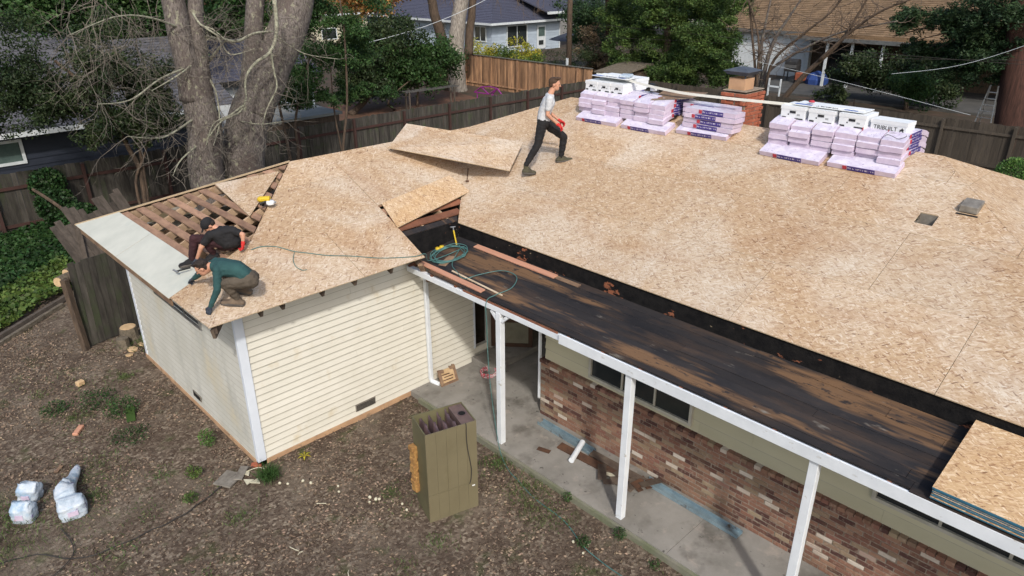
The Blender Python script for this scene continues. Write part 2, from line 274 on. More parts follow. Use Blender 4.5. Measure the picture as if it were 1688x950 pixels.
def ground_mat():
    m = bpy.data.materials.new('ground_soil'); m.use_nodes = True; n = m.node_tree.nodes; l = m.node_tree.links
    g = n.new('ShaderNodeNewGeometry')
    def nz(s, d=6, dis=0):
        t = n.new('ShaderNodeTexNoise'); t.inputs['Scale'].default_value = s; t.inputs['Detail'].default_value = d; t.inputs['Roughness'].default_value = .65; t.inputs['Distortion'].default_value = dis; l.new(g.outputs['Position'], t.inputs[0]); return t.outputs[0]
    v = n.new('ShaderNodeTexVoronoi'); v.inputs['Scale'].default_value = 26; l.new(g.outputs['Position'], v.inputs[0])
    sp = n.new('ShaderNodeSeparateColor'); l.new(v.outputs['Color'], sp.inputs[0])
    r = ramp_node(n, [(0, (.07, .05, .038)), (.45, (.13, .098, .074)), (.8, (.19, .15, .115)), (1, (.30, .25, .19))]); l.new(sp.outputs[0], r.inputs[0])
    def mx(f, a, c, lo, hi, k=1.0):
        mr = n.new('ShaderNodeMapRange'); mr.inputs[1].default_value = lo; mr.inputs[2].default_value = hi; mr.inputs[4].default_value = k; l.new(f, mr.inputs[0])
        x = n.new('ShaderNodeMix'); x.data_type = 'RGBA'; l.new(mr.outputs[0], x.inputs[0]); l.new(a, x.inputs[6]); x.inputs[7].default_value = (*c, 1); return x.outputs[2]
    c = mx(nz(1.4), r.outputs[0], (.085, .062, .047), .42, .62, .7)
    c = mx(nz(.8, 8, .5), c, (.24, .20, .155), .5, .7, .6)
    c = mx(nz(2.1, 8), c, (.05, .075, .022), .56, .70, .7)
    b = n['Principled BSDF']; l.new(c, b.inputs['Base Color']); b.inputs['Roughness'].default_value = 1; b.inputs['Specular IOR Level'].default_value = .1
    bp = n.new('ShaderNodeBump'); bp.inputs['Strength'].default_value = .9; bp.inputs['Distance'].default_value = .03; l.new(nz(30, 5), bp.inputs['Height']); l.new(bp.outputs[0], b.inputs['Normal'])
    MATS['ground_soil'] = m
ground_mat()

# ------------------------------------------------------------------ mesh helpers
def link(o, parent=None, world=True):
    COL.objects.link(o)
    if parent is not None:
        o.parent = parent
        if world:                                        # geometry given in world metres; things stand unrotated at their base
            off = Vector((0, 0, 0)); p = parent
            while p is not None: off += p.location; p = p.parent
            o.location = o.location - off
    return o
def tag(o, label=None, cat=None, group=None, kind=None):
    for k, v in (('label', label), ('category', cat), ('group', group), ('kind', kind)):
        if v: o[k] = v
    return o
def empty(name, loc, label, cat, group=None):
    o = bpy.data.objects.new(name, None); o.empty_display_size = .2; COL.objects.link(o); o.location = Vector(loc); return tag(o, label, cat, group)
class MB:
    def __init__(s): s.v = []; s.f = []; s.mi = []
    def add(s, vs, fs, mi=0):
        k = len(s.v); s.v += [tuple(v) for v in vs]; s.f += [tuple(i + k for i in f) for f in fs]; s.mi += [mi] * len(fs); return s
    def hexa(s, p, mi=0):                                # 8 points: bottom ring then top ring
        return s.add(p, [(3, 2, 1, 0), (4, 5, 6, 7), (0, 1, 5, 4), (1, 2, 6, 5), (2, 3, 7, 6), (3, 0, 4, 7)], mi)
    def box(s, a, b, mi=0, mat=None):
        x0, y0, z0 = a; x1, y1, z1 = b
        p = [Vector(q) for q in ((x0, y0, z0), (x1, y0, z0), (x1, y1, z0), (x0, y1, z0), (x0, y0, z1), (x1, y0, z1), (x1, y1, z1), (x0, y1, z1))]
        if mat is not None: p = [mat @ q for q in p]
        return s.hexa(p, mi)
    def cbox(s, c, size, rot=None, mi=0):
        h = [v / 2 for v in size]; m = Matrix.Translation(Vector(c)) @ (rot if rot is not None else Matrix.Identity(4))
        return s.box((-h[0], -h[1], -h[2]), (h[0], h[1], h[2]), mi, m)
    def beam(s, a, b, w, h, up=(0, 0, 1), mi=0):         # rectangular bar from a to b, top centred on the line
        a = Vector(a); b = Vector(b); d = (b - a).normalized(); u = Vector(up); x = d.cross(u).normalized(); u = x.cross(d).normalized()
        return s.hexa([a - x * w / 2 - u * h, a + x * w / 2 - u * h, b + x * w / 2 - u * h, b - x * w / 2 - u * h,
                       a - x * w / 2, a + x * w / 2, b + x * w / 2, b - x * w / 2], mi)
    def slab(s, poly, zf, t, mi=0, me=None, z2=None):          # polygon in plan, top at zf(x, y), thickness t
        n = len(poly); top = [Vector((x, y, zf(x, y))) for x, y in poly]; bot = [p - Vector((0, 0, t)) for p in top] if z2 is None else [Vector((x, y, z2)) for x, y in poly]
        a = sum(poly[i][0] * poly[(i + 1) % n][1] - poly[(i + 1) % n][0] * poly[i][1] for i in range(n))
        if a < 0: top.reverse(); bot.reverse()
        s.add(top + bot, [tuple(range(n))], mi); k = len(s.v) - 2 * n
        s.f += [tuple(k + n + i for i in reversed(range(n)))]; s.mi += [mi]
        for i in range(n): s.f.append((k + i, k + n + i, k + n + (i + 1) % n, k + (i + 1) % n)); s.mi.append(mi if me is None else me)
        return s
    def tube(s, path, radii, sides=6, cap=True, mi=0):
        path = [Vector(p) for p in path]; n = len(path)
        if not hasattr(radii, '__len__'): radii = [radii] * n
        ref = Vector((.31, .17, .93)); k = len(s.v)
        for i, p in enumerate(path):
            d = (path[min(i + 1, n - 1)] - path[max(i - 1, 0)])
            if d.length < 1e-7: d = Vector((0, 0, 1))
            d.normalize()
            if i == 0:
                x = d.cross(ref)
                if x.length < .1: x = d.cross(Vector((1, 0, 0)))
            else:
                x = x - d * x.dot(d)
                if x.length < 1e-3: x = d.orthogonal()
            x.normalize(); y = d.cross(x)
            for j in range(sides):
                a = 2 * math.pi * j / sides; s.v.append(tuple(p + (x * math.cos(a) + y * math.sin(a)) * radii[i]))
        for i in range(n - 1):
            for j in range(sides):
                s.f.append((k + i * sides + j, k + i * sides + (j + 1) % sides, k + (i + 1) * sides + (j + 1) % sides, k + (i + 1) * sides + j)); s.mi.append(mi)
        if cap:
            s.f.append(tuple(k + j for j in reversed(range(sides)))); s.f.append(tuple(k + (n - 1) * sides + j for j in range(sides))); s.mi += [mi, mi]
        return s
    def lathe(s, c, prof, sides=16, mi=0, axis=None):
        k = len(s.v); m = axis or Matrix.Identity(4)
        for r, z in prof:
            for j in range(sides):
                a = 2 * math.pi * j / sides; s.v.append(tuple(Vector(c) + (m @ Vector((r * math.cos(a), r * math.sin(a), z)))))
        for i in range(len(prof) - 1):
            for j in range(sides):
                s.f.append((k + i * sides + j, k + i * sides + (j + 1) % sides, k + (i + 1) * sides + (j + 1) % sides, k + (i + 1) * sides + j)); s.mi.append(mi)
        s.f.append(tuple(k + j for j in reversed(range(sides)))); s.f.append(tuple(k + (len(prof) - 1) * sides + j for j in range(sides))); s.mi += [mi, mi]
        return s
    def mesh(s, name, mats, smooth=False, bevel=0):
        me = bpy.data.meshes.new(name); me.from_pydata(s.v, [], s.f); me.polygons.foreach_set('material_index', s.mi)
        for m in (mats if isinstance(mats, (list, tuple)) else [mats]): me.materials.append(MATS[m])
        if smooth: me.polygons.foreach_set('use_smooth', [True] * len(s.f))
        if bevel:
            bm = bmesh.new(); bm.from_mesh(me); bmesh.ops.bevel(bm, geom=bm.edges[:], offset=bevel, segments=1, affect='EDGES'); bm.to_mesh(me); bm.free()
        me.update(); return me
    def build(s, name, mats, parent=None, smooth=False, bevel=0, loc=None, world=True):
        o = bpy.data.objects.new(name, s.mesh(name, mats, smooth, bevel))
        if loc is not None: o.location = loc
        return link(o, parent, world)
def inst(me, name, loc, rot=None, parent=None, scale=None):
    o = bpy.data.objects.new(name, me); o.location = Vector(loc)
    if rot is not None: o.rotation_euler = rot
    if scale is not None: o.scale = scale
    return link(o, parent, True)
def group_empty(name, parent):                           # a part that only gathers its pieces
    o = bpy.data.objects.new(name, None); o.empty_display_size = .1; COL.objects.link(o); o.parent = parent; return o
def quads(name, P, mat, parent=None, kind=None):          # P: (n,4,3) array of quads joined into one mesh
    n = len(P); me = bpy.data.meshes.new(name); me.vertices.add(n * 4); me.vertices.foreach_set('co', P.reshape(-1).astype(np.float32))
    me.loops.add(n * 4); me.loops.foreach_set('vertex_index', np.arange(n * 4, dtype=np.int32)); me.polygons.add(n)
    me.polygons.foreach_set('loop_start', np.arange(0, n * 4, 4, dtype=np.int32)); me.polygons.foreach_set('loop_total', np.full(n, 4, dtype=np.int32))
    me.update(calc_edges=True); me.validate()
    for m in (mat if isinstance(mat, (list, tuple)) else [mat]): me.materials.append(MATS[m])
    o = bpy.data.objects.new(name, me)
    if kind: o['kind'] = kind
    return link(o, parent)
def leaf_quads(C, size, flat=.0, aspect=.55, down=0.0, var=.4):
    """kite shaped leaves at centres C"""
    n = len(C); d = rng.normal(size=(n, 3)); d[:, 2] = d[:, 2] * (1 - flat) - down; d /= np.linalg.norm(d, axis=1)[:, None]
    u = rng.normal(size=(n, 3)); u[:, 2] *= (1 - flat * .5); s = np.cross(d, u); s /= np.linalg.norm(s, axis=1)[:, None] + 1e-9
    L = (size * (1 + var * rng.uniform(-1, 1, n)))[:, None]; wv = L * aspect
    nrm = np.cross(d, s) * L * .12
    P = np.stack([C - d * L * .5, C + s * wv * .5 + nrm, C + d * L * .5, C - s * wv * .5 + nrm], 1); return P
def clump_pts(c, r, n, shell=.5):
    v = rng.normal(size=(n, 3)); v /= np.linalg.norm(v, axis=1)[:, None]; rad = rng.uniform(shell, 1, n) ** .6
    return np.array(c) + v * rad[:, None] * np.array(r)
def convex_clip(poly, clip):
    def area(p): return sum(p[i][0] * p[(i + 1) % len(p)][1] - p[(i + 1) % len(p)][0] * p[i][1] for i in range(len(p)))
    if area(clip) < 0: clip = clip[::-1]
    out = list(poly)
    for i in range(len(clip)):
        a = clip[i]; b = clip[(i + 1) % len(clip)]; inp = out; out = []
        def side(p): return (b[0] - a[0]) * (p[1] - a[1]) - (b[1] - a[1]) * (p[0] - a[0])
        for j in range(len(inp)):
            p = inp[j]; q = inp[(j + 1) % len(inp)]; sp, sq = side(p), side(q)
            if sp >= 0: out.append(p)
            if sp * sq < 0:
                t = sp / (sp - sq); out.append((p[0] + (q[0] - p[0]) * t, p[1] + (q[1] - p[1]) * t))
        if len(out) < 3: return []
    return out
# ------------------------------------------------------------------ the ground and the paved strips
def gh(x, y): return -.02 + .025 * noise.noise(Vector((x * .7, y * .7, 0))) + .012 * noise.noise(Vector((x * 3, y * 3, 5)))
def ground():
    def axis(a, b, fa, fb, st):
        v = [a]; s = 60
        xs = list(np.arange(fa, fb + st, st)); lo = [fa - d for d in (1, 2.5, 5, 9, 15, 25, 40, 70, 120, 200)][::-1]; hi = [fb + d for d in (1, 2.5, 5, 9, 15, 25, 40, 70, 120, 200, 300)]
        return lo + xs + hi
    X = axis(0, 0, -8, 4.5, .16); Y = axis(0, 0, -9, 14, .16); m = MB()
    for y in Y:
        for x in X: m.v.append((x, y, gh(x, y) if -9 < x < 5 and -10 < y < 15 else -.02))
    nx = len(X)
    for j in range(len(Y) - 1):
        for i in range(nx - 1): m.f.append((j * nx + i, j * nx + i + 1, (j + 1) * nx + i + 1, (j + 1) * nx + i)); m.mi.append(0)
    o = m.build('ground', 'ground_soil', smooth=True); o['kind'] = 'structure'
ground()
m = MB(); m.slab([(-60, 15.3), (120, 15.3), (120, 140), (-60, 140)], lambda x, y: .0, .01); m.slab([(27.9, 15.3), (27.9, -60), (120, -60), (120, 15.3)], lambda x, y: .0, .01)
o = m.build('neighbour_yard', 'soil_far'); o['kind'] = 'structure'
m = MB(); zt = lambda x, y: .09
for a, b in ((-.02, -2.95), (-2.956, -5.6), (-5.606, -8.3), (-8.306, -12)): m.slab([(2.95, a), (4.16, a), (4.16, b), (2.95, b)], zt, .2)
m.slab([(4.16, -.02), (6.2, -.02), (6.2, -2.14), (4.16, -2.14)], zt, .2)
o = m.build('concrete_walk', 'concrete'); o['kind'] = 'structure'
m = MB(); m.slab([(2.90, -.30), (2.947, -.30), (2.947, -12), (2.90, -12)], lambda x, y: .075, .2)
o = m.build('walk_kerb', 'curb'); o['kind'] = 'structure'
m = MB(); m.slab([(4.42, -.03), (6.2, -.03), (6.2, -.62), (4.42, -.62)], lambda x, y: .21, .15)
o = m.build('entry_step', 'concrete', bevel=.008); o['kind'] = 'structure'

# ------------------------------------------------------------------ the house
H = empty('house', (0, 0, 0), 'house with cream lap siding and a roof newly sheathed in tan boards', 'house')
# walls behind the cladding
m = MB()
m.box((.03, .03, -.1), (4.5, .12, 2.75)); m.box((.03, .12, -.1), (.12, 4.86, 2.75)); m.box((.12, 4.76, -.1), (4.5, 4.86, 2.7))
m.box((4.5, 4.76, -.1), (11.6, 4.86, 2.6)); m.box((11.5, -10.1, -.1), (11.6, 4.76, 2.6))
m.box((4.22, -10.2, -.1), (4.3, -2.2, 3.0)); m.box((4.3, -2.28, 0), (6.2, -2.2, 2.7)); m.box((6.2, -2.28, 0), (6.28, 1.2, 2.7))
m.box((4.92, .03, -.1), (6.2, .12, 2.7)); m.box((4.5, .03, -.1), (4.92, .12, .34))
m.build('wall_core', 'siding_grime', H)
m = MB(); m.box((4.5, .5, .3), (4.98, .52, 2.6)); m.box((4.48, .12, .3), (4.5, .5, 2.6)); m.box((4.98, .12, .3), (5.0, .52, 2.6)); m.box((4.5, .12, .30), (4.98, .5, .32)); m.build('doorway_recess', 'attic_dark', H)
m = MB(); m.box((-.012, -.012, -.15), (4.95, .05, .065)); m.box((-.012, .05, -.15), (.03, 4.9, .065)); m.build('foundation', 'footing', H)
m = MB(); m.box((.13, .13, 2.42), (4.4, 4.75, 2.44)); m.build('ceiling', 'attic_dark', H)
pp = []
for i in range(90):
    for j in range(90):
        pp.append(0)
m = MB(); N = 46; g0 = len(m.v)
for j in range(N):
    for i in range(N):
        x = .14 + 4.2 * i / (N - 1); y = .14 + 4.55 * j / (N - 1); m.v.append((x, y, 2.50 + .07 * noise.noise(Vector((x * 3, y * 3, 1))) + .04 * noise.noise(Vector((x * 11, y * 11, 1)))))
for j in range(N - 1):
    for i in range(N - 1): m.f.append((j * N + i, j * N + i + 1, (j + 1) * N + i + 1, (j + 1) * N + i)); m.mi.append(0)
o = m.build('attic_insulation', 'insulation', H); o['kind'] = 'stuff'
# lap siding, board by board
def siding(name, mat, p0, p1, nrm, z0, z1, expo=.115, joints=(), th=.027):
    """boards from p0 to p1 (plan points), facing nrm"""
    g = group_empty(name, H); d = Vector((*p1, 0)) - Vector((*p0, 0)); L = d.length; d.normalize(); n = Vector((*nrm, 0)); cache = {}
    k = 0; z = z0
    while z < z1 - .02:
        zz = min(z + expo, z1); cuts = [0] + [L * (j + .31 * ((k * 37) % 10) / 10) for j in joints if L * (j + .31 * ((k * 37) % 10) / 10) < L * .96] + [L]
        for a, b in zip(cuts, cuts[1:]):
            key = (round(a, 3), round(b, 3), round(zz - z, 3))
            if key not in cache:
                mb = MB(); q = []; k9 = .006
                for zc, o_ in ((0, th), (0, .0), (zz - z + .012, .0), (zz - z + .012, .003)):
                    q.append((zc, o_))
                A = d * (a + .0012); B = d * (b - .0012)
                pts = [Vector((A.x + n.x * o_, A.y + n.y * o_, zc)) for zc, o_ in q] + [Vector((B.x + n.x * o_, B.y + n.y * o_, zc)) for zc, o_ in q]
                pts += [Vector((A.x + n.x * (th - .001), A.y + n.y * (th - .001), k9)), Vector((B.x + n.x * (th - .001), B.y + n.y * (th - .001), k9))]
                fl = [(8, 3, 7, 9), (0, 8, 9, 4), (1, 0, 4, 5), (3, 2, 6, 7), (2, 1, 5, 6), (0, 1, 2, 3, 8), (9, 7, 6, 5, 4)]
                if d.cross(n).z > 0: fl = [tuple(reversed(f)) for f in fl]
                mb.add(pts, fl); mb.mi[1] = 1; mb.mi[2] = 1; cache[key] = mb.mesh('siding_board', [mat, 'siding_lap_shade'])  # lower lip and underside get the painted lap-shadow colour
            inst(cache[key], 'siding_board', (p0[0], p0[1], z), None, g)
        z += expo; k += 1
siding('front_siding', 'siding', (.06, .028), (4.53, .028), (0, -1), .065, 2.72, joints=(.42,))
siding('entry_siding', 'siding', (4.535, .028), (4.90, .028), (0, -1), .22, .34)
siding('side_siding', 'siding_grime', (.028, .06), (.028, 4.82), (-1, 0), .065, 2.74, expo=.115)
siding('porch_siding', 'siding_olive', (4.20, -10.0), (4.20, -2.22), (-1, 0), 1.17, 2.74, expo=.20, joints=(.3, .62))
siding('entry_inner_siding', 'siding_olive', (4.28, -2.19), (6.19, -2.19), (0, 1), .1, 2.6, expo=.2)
m = MB(); m.box((-.005, -.012, -.02), (.125, .0, 2.7)); m.box((-.012, -.012, -.02), (-.005, .06, 2.7)); m.build('corner_trim', 'trim_blue', H, bevel=.002)
m = MB(); m.box((-.005, 4.80, .0), (.03, 4.89, 2.72)); m.build('corner_trim', 'trim_blue', H)
m = MB(); m.box((4.53, -.0, .34), (4.57, .03, 2.6)); m.build('doorway_trim', 'trim_blue', H)
def wframe(name, axis, c, a0, a1, z0, z1, n, fm='win_frame', gm='glass', w=.045, out=.03, face=-1):
    """window in the plane axis=c, opening a0..a1 by z0..z1, n panes; face -1 looks toward smaller values"""
    f = MB()
    def bx(p0, p1, q0, q1, d0, d1, mb):
        lo, hi = sorted((c + face * d1, c + face * d0))
        if axis == 0: mb.box((lo, p0, q0), (hi, p1, q1))
        else: mb.box((p0, lo, q0), (p1, hi, q1))
    a0, a1 = min(a0, a1), max(a0, a1)
    bx(a0 - w, a1 + w, z0 - w, z0, -.02, out, f); bx(a0 - w, a1 + w, z1, z1 + w, -.02, out, f); bx(a0 - w, a0, z0, z1, -.02, out, f); bx(a1, a1 + w, z0, z1, -.02, out, f)
    st = (a1 - a0) / n
    for i in range(1, n): bx(a0 + st * i - w * .35, a0 + st * i + w * .35, z0, z1, -.01, out * .6, f)
    fo = f.build(name, fm, None); return fo, [(a0 + st * i + w * .3, a0 + st * (i + 1) - w * .3) for i in range(n)], bx
def window(parent, axis, c, a0, a1, z0, z1, n=2, **kw):
    fo, cells, bx = wframe('window', axis, c, a0, a1, z0, z1, n, **kw)
    fo.parent = parent; off = Vector(parent.location); fo.location = -off
    for p0, p1 in cells:
        g = MB(); bx(p0 - .01, p1 + .01, z0, z1, -.015, .004, g); o = bpy.data.objects.new('pane', g.mesh('pane', kw.get('gm', 'glass'))); COL.objects.link(o); o.parent = fo
    return fo
window(H, 0, .012, 1.42, 3.36, 1.93, 2.40, 3, fm='metal_grey', w=.035, out=.035)
window(H, 0, 4.17, -5.03, -3.24, 1.30, 2.3, 3, fm='win_frame', out=.04)
window(H, 0, 4.17, -9.6, -7.56, 1.52, 2.3, 3, fm='win_frame', out=.04)
def crawl_vent(axis, c, a0, a1, z0, z1):
    f = MB()
    if axis == 1: f.box((a0, c - .012, z0), (a1, c, z1))
    else: f.box((c - .012, a0, z0), (c, a1, z1))
    fo = f.build('crawl_vent', 'vent_grey', H); s = MB()
    n = 5
    for i in range(n):
        z = z0 + .015 + (z1 - z0 - .03) * i / n
        if axis == 1: s.box((a0 + .015, c - .018, z), (a1 - .015, c - .0125, z + .009))
        else: s.box((c - .018, a0 + .015, z), (c - .0125, a1 - .015, z + .009))
    o = bpy.data.objects.new('slats', s.mesh('slats', 'black')); COL.objects.link(o); o.parent = fo
crawl_vent(1, .005, 1.80, 2.20, .16, .30); crawl_vent(0, .0, 2.12, 2.44, .19, .31)
# downspout
m = MB(); m.box((3.36, -.085, .16), (3.44, -.02, 2.42)); m.build('downspout', 'white_paint', H, bevel=.01).data
m = MB(); m.tube([(3.40, -.05, .20), (3.40, -.07, .13), (3.44, -.16, .10), (3.46, -.24, .095)], [.042, .045, .045, .045], 8); m.build('downspout_elbow', 'white_paint', H)

# brick veneer: the bricks nearest the camera one by one
g = group_empty('brick_wall', H)
m = MB(); m.box((4.1305, -10.2, .05), (4.218, -2.17, 1.13)); m.box((4.218, -2.19, .05), (4.35, -2.165, 1.13)); m.build('mortar', 'mortar', g)
bmesh_ = MB().cbox((0, 0, 0), (.035, .195, .056)).mesh('brick', 'brick_used', bevel=.004)
bl = []
for r in range(15):
    z = .12 + r * .0685; y = -2.275 - (r % 2) * .103
    bl.append((-2.19 - .0, z, .5 if r % 2 == 0 else 1) if False else None)
    while y > -10.1:
        bl.append((y, z, 1)); y -= .206
bl = [b for b in bl if b]
rb = random.Random(3)
vis = sorted([b for b in bl if b[0] > -8.9], key=lambda b: b[0])
near = vis[:290]; rest = [b for b in bl if b not in set(near)]
for y, z, s in near: inst(bmesh_, 'brick', (4.143 + rb.uniform(-.005, .004), y + rb.uniform(-.004, .004), z + rb.uniform(-.002, .002)), (rb.uniform(-.01, .01), 0, rb.uniform(-.012, .012)), g)
m = MB()
for y, z, s in rest:
    h = rb.uniform(-.005, .004); m.cbox((4.143 + h, y, z), (.035, .195, .056), Matrix.Rotation(rb.uniform(-.012, .012), 4, 'Z'))
o = m.build('bricks_beyond', 'brick_used', g); o['kind'] = 'stuff'
m = MB()
y = -2.165
while y > -10.1:
    m.cbox((4.155, y - .05, 1.155), (.12, .092, .055), Matrix.Rotation(rb.uniform(-.02, .02), 4, 'Y')); y -= .1005
o = m.build('brick_sill_course', 'brick_used', g, bevel=0); o['kind'] = 'stuff'

# porch: posts, beam, fascia, rafters, planks
for y in (-2.31, -4.75, -7.18, -9.62):
    m = MB(); m.box((3.02, y - .05, .09), (3.12, y + .05, 2.455)); m.build('porch_post', 'white_paint', H, bevel=.004)
m = MB(); m.box((4.12, -2.155, .38), (4.16, -2.115, 2.45)); m.build('corner_post', 'white_paint', H)
m = MB(); m.box((3.025, -10.3, 2.456), (3.115, -.04, 2.545)); m.build('porch_beam', 'white_paint', H, bevel=.003)
for s in (-1, 1):
    m = MB(); m.beam((3.065, -2.31 + s * .04, 2.34), (3.065, -2.31 + s * .16, 2.45), .05, .05); m.build('post_bracket', 'white_paint', H)
m = MB(); m.box((2.985, -10.4, 2.442), (3.012, -3.57, 2.592)); m.build('fascia', 'white_paint', H, bevel=.003)
for i in range(18):
    y = -.1 - i * .6
    m = MB(); m.beam((3.0 + (.0 if y < -3.5 else .03), y, z_porch(3.0) - .024), (4.2, y, z_porch(4.2) - .024), .04, .09); m.build('porch_rafter', 'old_board', H)
m = MB(); m.box((3.028, -3.5, 2.546), (3.05, -1.5, 2.572)); m.build('rotten_edge_board', 'old_board', H)
g = group_empty('porch_roof', H); rp_ = random.Random(5)
nb = 8
for i in range(nb):
    x0 = 2.99 + i * (1.215 / nb); x1 = x0 + 1.215 / nb - .007; y = -.045
    if i == 0: y = -.6
    while y > -10.4:
        L = rp_.uniform(5.0, 9.0); y2 = max(y - L, -10.45); dz = rp_.uniform(-.006, .005)
        xa = x0 + (.05 if (i == 0 and y > -3.0) else 0)
        m = MB(); m.slab([(xa, y - .002), (x1, y - .002), (x1, y2 + .002), (xa, y2 + .002)], lambda x, yy: z_porch(x) + dz, .022); m.build('roof_plank', 'felt', g)
        y = y2
# tarred fascia below the new sheathing, the return at the inside corner
m = MB(); m.box((4.19, -10.25, 2.72), (4.215, -.045, z_main(4.2, 0) - .012)); m.build('tarred_fascia', 'tar', H)
m = MB(); m.box((3.02, -.04, 2.58), (4.19, -.015, 3.052)); m.build('tarred_return', 'tar', H)
m = MB(); m.slab([(3.02, -.015), (4.21, -.015), (4.28, .09), (3.02, .09)], lambda x, y: z_front(x, y) - .013, .01); m.build('underlay_strip', 'felt', H)

# roof frame: rafters, hips, skip sheathing
RF = group_empty('roof_frame', H)
def raft(a, b, w=.04, h=.13, mat='rafter', name='rafter', drop=.045):
    m = MB(); a = Vector(a); b = Vector(b); a.z -= drop; b.z -= drop; m.beam(a, b, w, h); return m.build(name, mat, RF)
for y in np.arange(.35, 5.0, .60):                       # left hip face: rafters climb along X up to the hips
    xe = min(y - .02, 4.67 - y); raft((-.50, y, z_left(-.50, y)), (xe, y, z_left(xe, y)))
for x in (-.45, .22, .55, 1.19, 1.75, 2.42, 2.95):         # front face tails and rafters
    ye = min(x + .0, 2.335)
    if ye < 0: m = MB(); m.beam((x, -.52, z_front(x, -.52) - .04), (x + .02, -.38, z_front(x, -.52) - .03), .045, .13); m.build('rafter_tail', 'rafter_dark', RF)
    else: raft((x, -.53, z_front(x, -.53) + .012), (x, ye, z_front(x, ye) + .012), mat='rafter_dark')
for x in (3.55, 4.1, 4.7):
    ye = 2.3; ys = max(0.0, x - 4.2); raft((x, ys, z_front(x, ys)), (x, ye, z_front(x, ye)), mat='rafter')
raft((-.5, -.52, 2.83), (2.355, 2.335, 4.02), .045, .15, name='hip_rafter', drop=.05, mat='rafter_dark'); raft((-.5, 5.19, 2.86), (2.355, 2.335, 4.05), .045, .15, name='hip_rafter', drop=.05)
raft((2.35, 2.335, 4.04), (6.5, 2.335, 4.04), .045, .15, name='ridge_board', drop=.05)
for y in np.arange(.5, 4.6, .60): m = MB(); m.beam((.1, y, 2.74), (4.5, y, 2.74), .04, .1); m.build('ceiling_joist', 'rafter', RF)
for i, x in enumerate(np.arange(.06, 2.3, .212)):          # skip sheathing on the left face
    for (yl, yh) in ((x + .03, 4.62 - x),):
        m = MB(); w = .105 + random.uniform(-.012, .012); tw = random.uniform(-.012, .012)
        m.hexa([Vector((x, yl, z_left(x, 0) - .034)), Vector((x + w, yl + w, z_left(x + w, 0) - .034)), Vector((x + w + tw, yh - w, z_left(x + w + tw, 0) - .034)), Vector((x + tw, yh, z_left(x + tw, 0) - .034)),
                Vector((x, yl, z_left(x, 0) - .014)), Vector((x + w, yl + w, z_left(x + w, 0) - .014)), Vector((x + w + tw, yh - w, z_left(x + w + tw, 0) - .014)), Vector((x + tw, yh, z_left(x + tw, 0) - .014))])
        m.build('skip_board', 'batten', RF)
for y in (.14, .36, .58, .80, 1.02):                       # old boards showing in the slot by the valley
    m = MB(); m.slab([(3.0, y), (4.2 + y + .1, y), (4.2 + y + .1, y + .13), (3.0, y + .13)], lambda x, yy: z_front(x, yy) - .02, .02); m.build('skip_board', 'old_board' if y < .5 else 'batten', RF)
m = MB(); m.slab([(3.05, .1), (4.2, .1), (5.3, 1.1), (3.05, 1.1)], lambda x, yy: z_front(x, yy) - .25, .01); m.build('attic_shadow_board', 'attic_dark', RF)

# roof sheathing, sheet by sheet
RD = group_empty('roof_sheathing', H)
HOLES = [(6.63, -6.81, 6.85, -6.585)]
def panels(poly, zf, ox, oy, sx, sy, mat='osb', t=.012, stag=.5, along='y', gap=.0028, name='osb_panel', dzr=.001):
    xs = [p[0] for p in poly]; ys = [p[1] for p in poly]; rr = random.Random(len(poly) * 17 + int(sx * 10)); row = 0
    u0, u1 = (min(xs), max(xs)) if along == 'y' else (min(ys), max(ys)); v0, v1 = (min(ys), max(ys)) if along == 'y' else (min(xs), max(xs))
    us, vs = (sx, sy) if along == 'y' else (sy, sx); u = u0 - (u0 - (ox if along == 'y' else oy)) % us if False else (ox if along == 'y' else oy)
    while u < u1:
        v = v0 - vs * stag * (row % 2)
        while v < v1:
            a, b, c, d = (u + gap, v + gap, u + us - gap, v + vs - gap) if along == 'y' else (v + gap, u + gap, v + vs - gap, u + us - gap)
            rects = [(a, b, c, d)]
            for hx0, hy0, hx1, hy1 in HOLES:
                nr = []
                for (p, q, r, s_) in rects:
                    if p >= hx1 or r <= hx0 or q >= hy1 or s_ <= hy0: nr.append((p, q, r, s_)); continue
                    if p < hx0: nr.append((p, q, hx0, s_))
                    if r > hx1: nr.append((hx1, q, r, s_))
                    if q < hy0: nr.append((max(p, hx0), q, min(r, hx1), hy0))
                    if s_ > hy1: nr.append((max(p, hx0), hy1, min(r, hx1), s_))
                rects = nr
            m = MB(); dz = rr.uniform(-dzr, dzr)
            for (p, q, r, s_) in rects:
                pl = convex_clip([(p, q), (r, q), (r, s_), (p, s_)], poly)
                if len(pl) >= 3: m.slab(pl, lambda x, y: zf(x, y) + dz, t, 0, 1)
            if m.f:
                o = m.build(name, [mat, 'osb_edge'], RD)
            v += vs
        u += us; row += 1
SX = 1.22 * math.cos(math.atan(K))
mainpoly = [(4.16, -.08), (6.575, 2.335), (8.1, .815), (8.1, -6.35), (4.16, -10.29)]
panels(mainpoly, z_main, 4.16, 0, SX, 2.44)
panels([(-.56, -.575), (3.03, -.57), (3.10, .80), (3.10, 2.335), (2.355, 2.335)], z_front, 0, -.57, 2.44, SX, along='x', mat='osb_x')
panels([(3.103, .80), (5.04, .80), (6.575, 2.335), (3.103, 2.335)], z_front, 0, .80, 2.44, SX, along='x', mat='osb_x')
panels([(-.555, -.565), (-.555, .745), (.755, .745)], z_left, -.55, 0, SX, 2.44)
NE = lambda x, y: 4.66 - K * (-6.35 - y)
panels([(8.1, -6.35), (4.16, -10.29), (12.04, -10.29)], NE, 0, -10.29, 2.44, SX, along='x')
ME = lambda x, y: 4.66 - K * (x - 8.1)
m = MB(); m.slab([(8.1, .815), (12.3, 5.0), (12.3, -10.5), (8.1, -6.35)], ME, .012); m.build('back_sheathing', 'osb', RD)
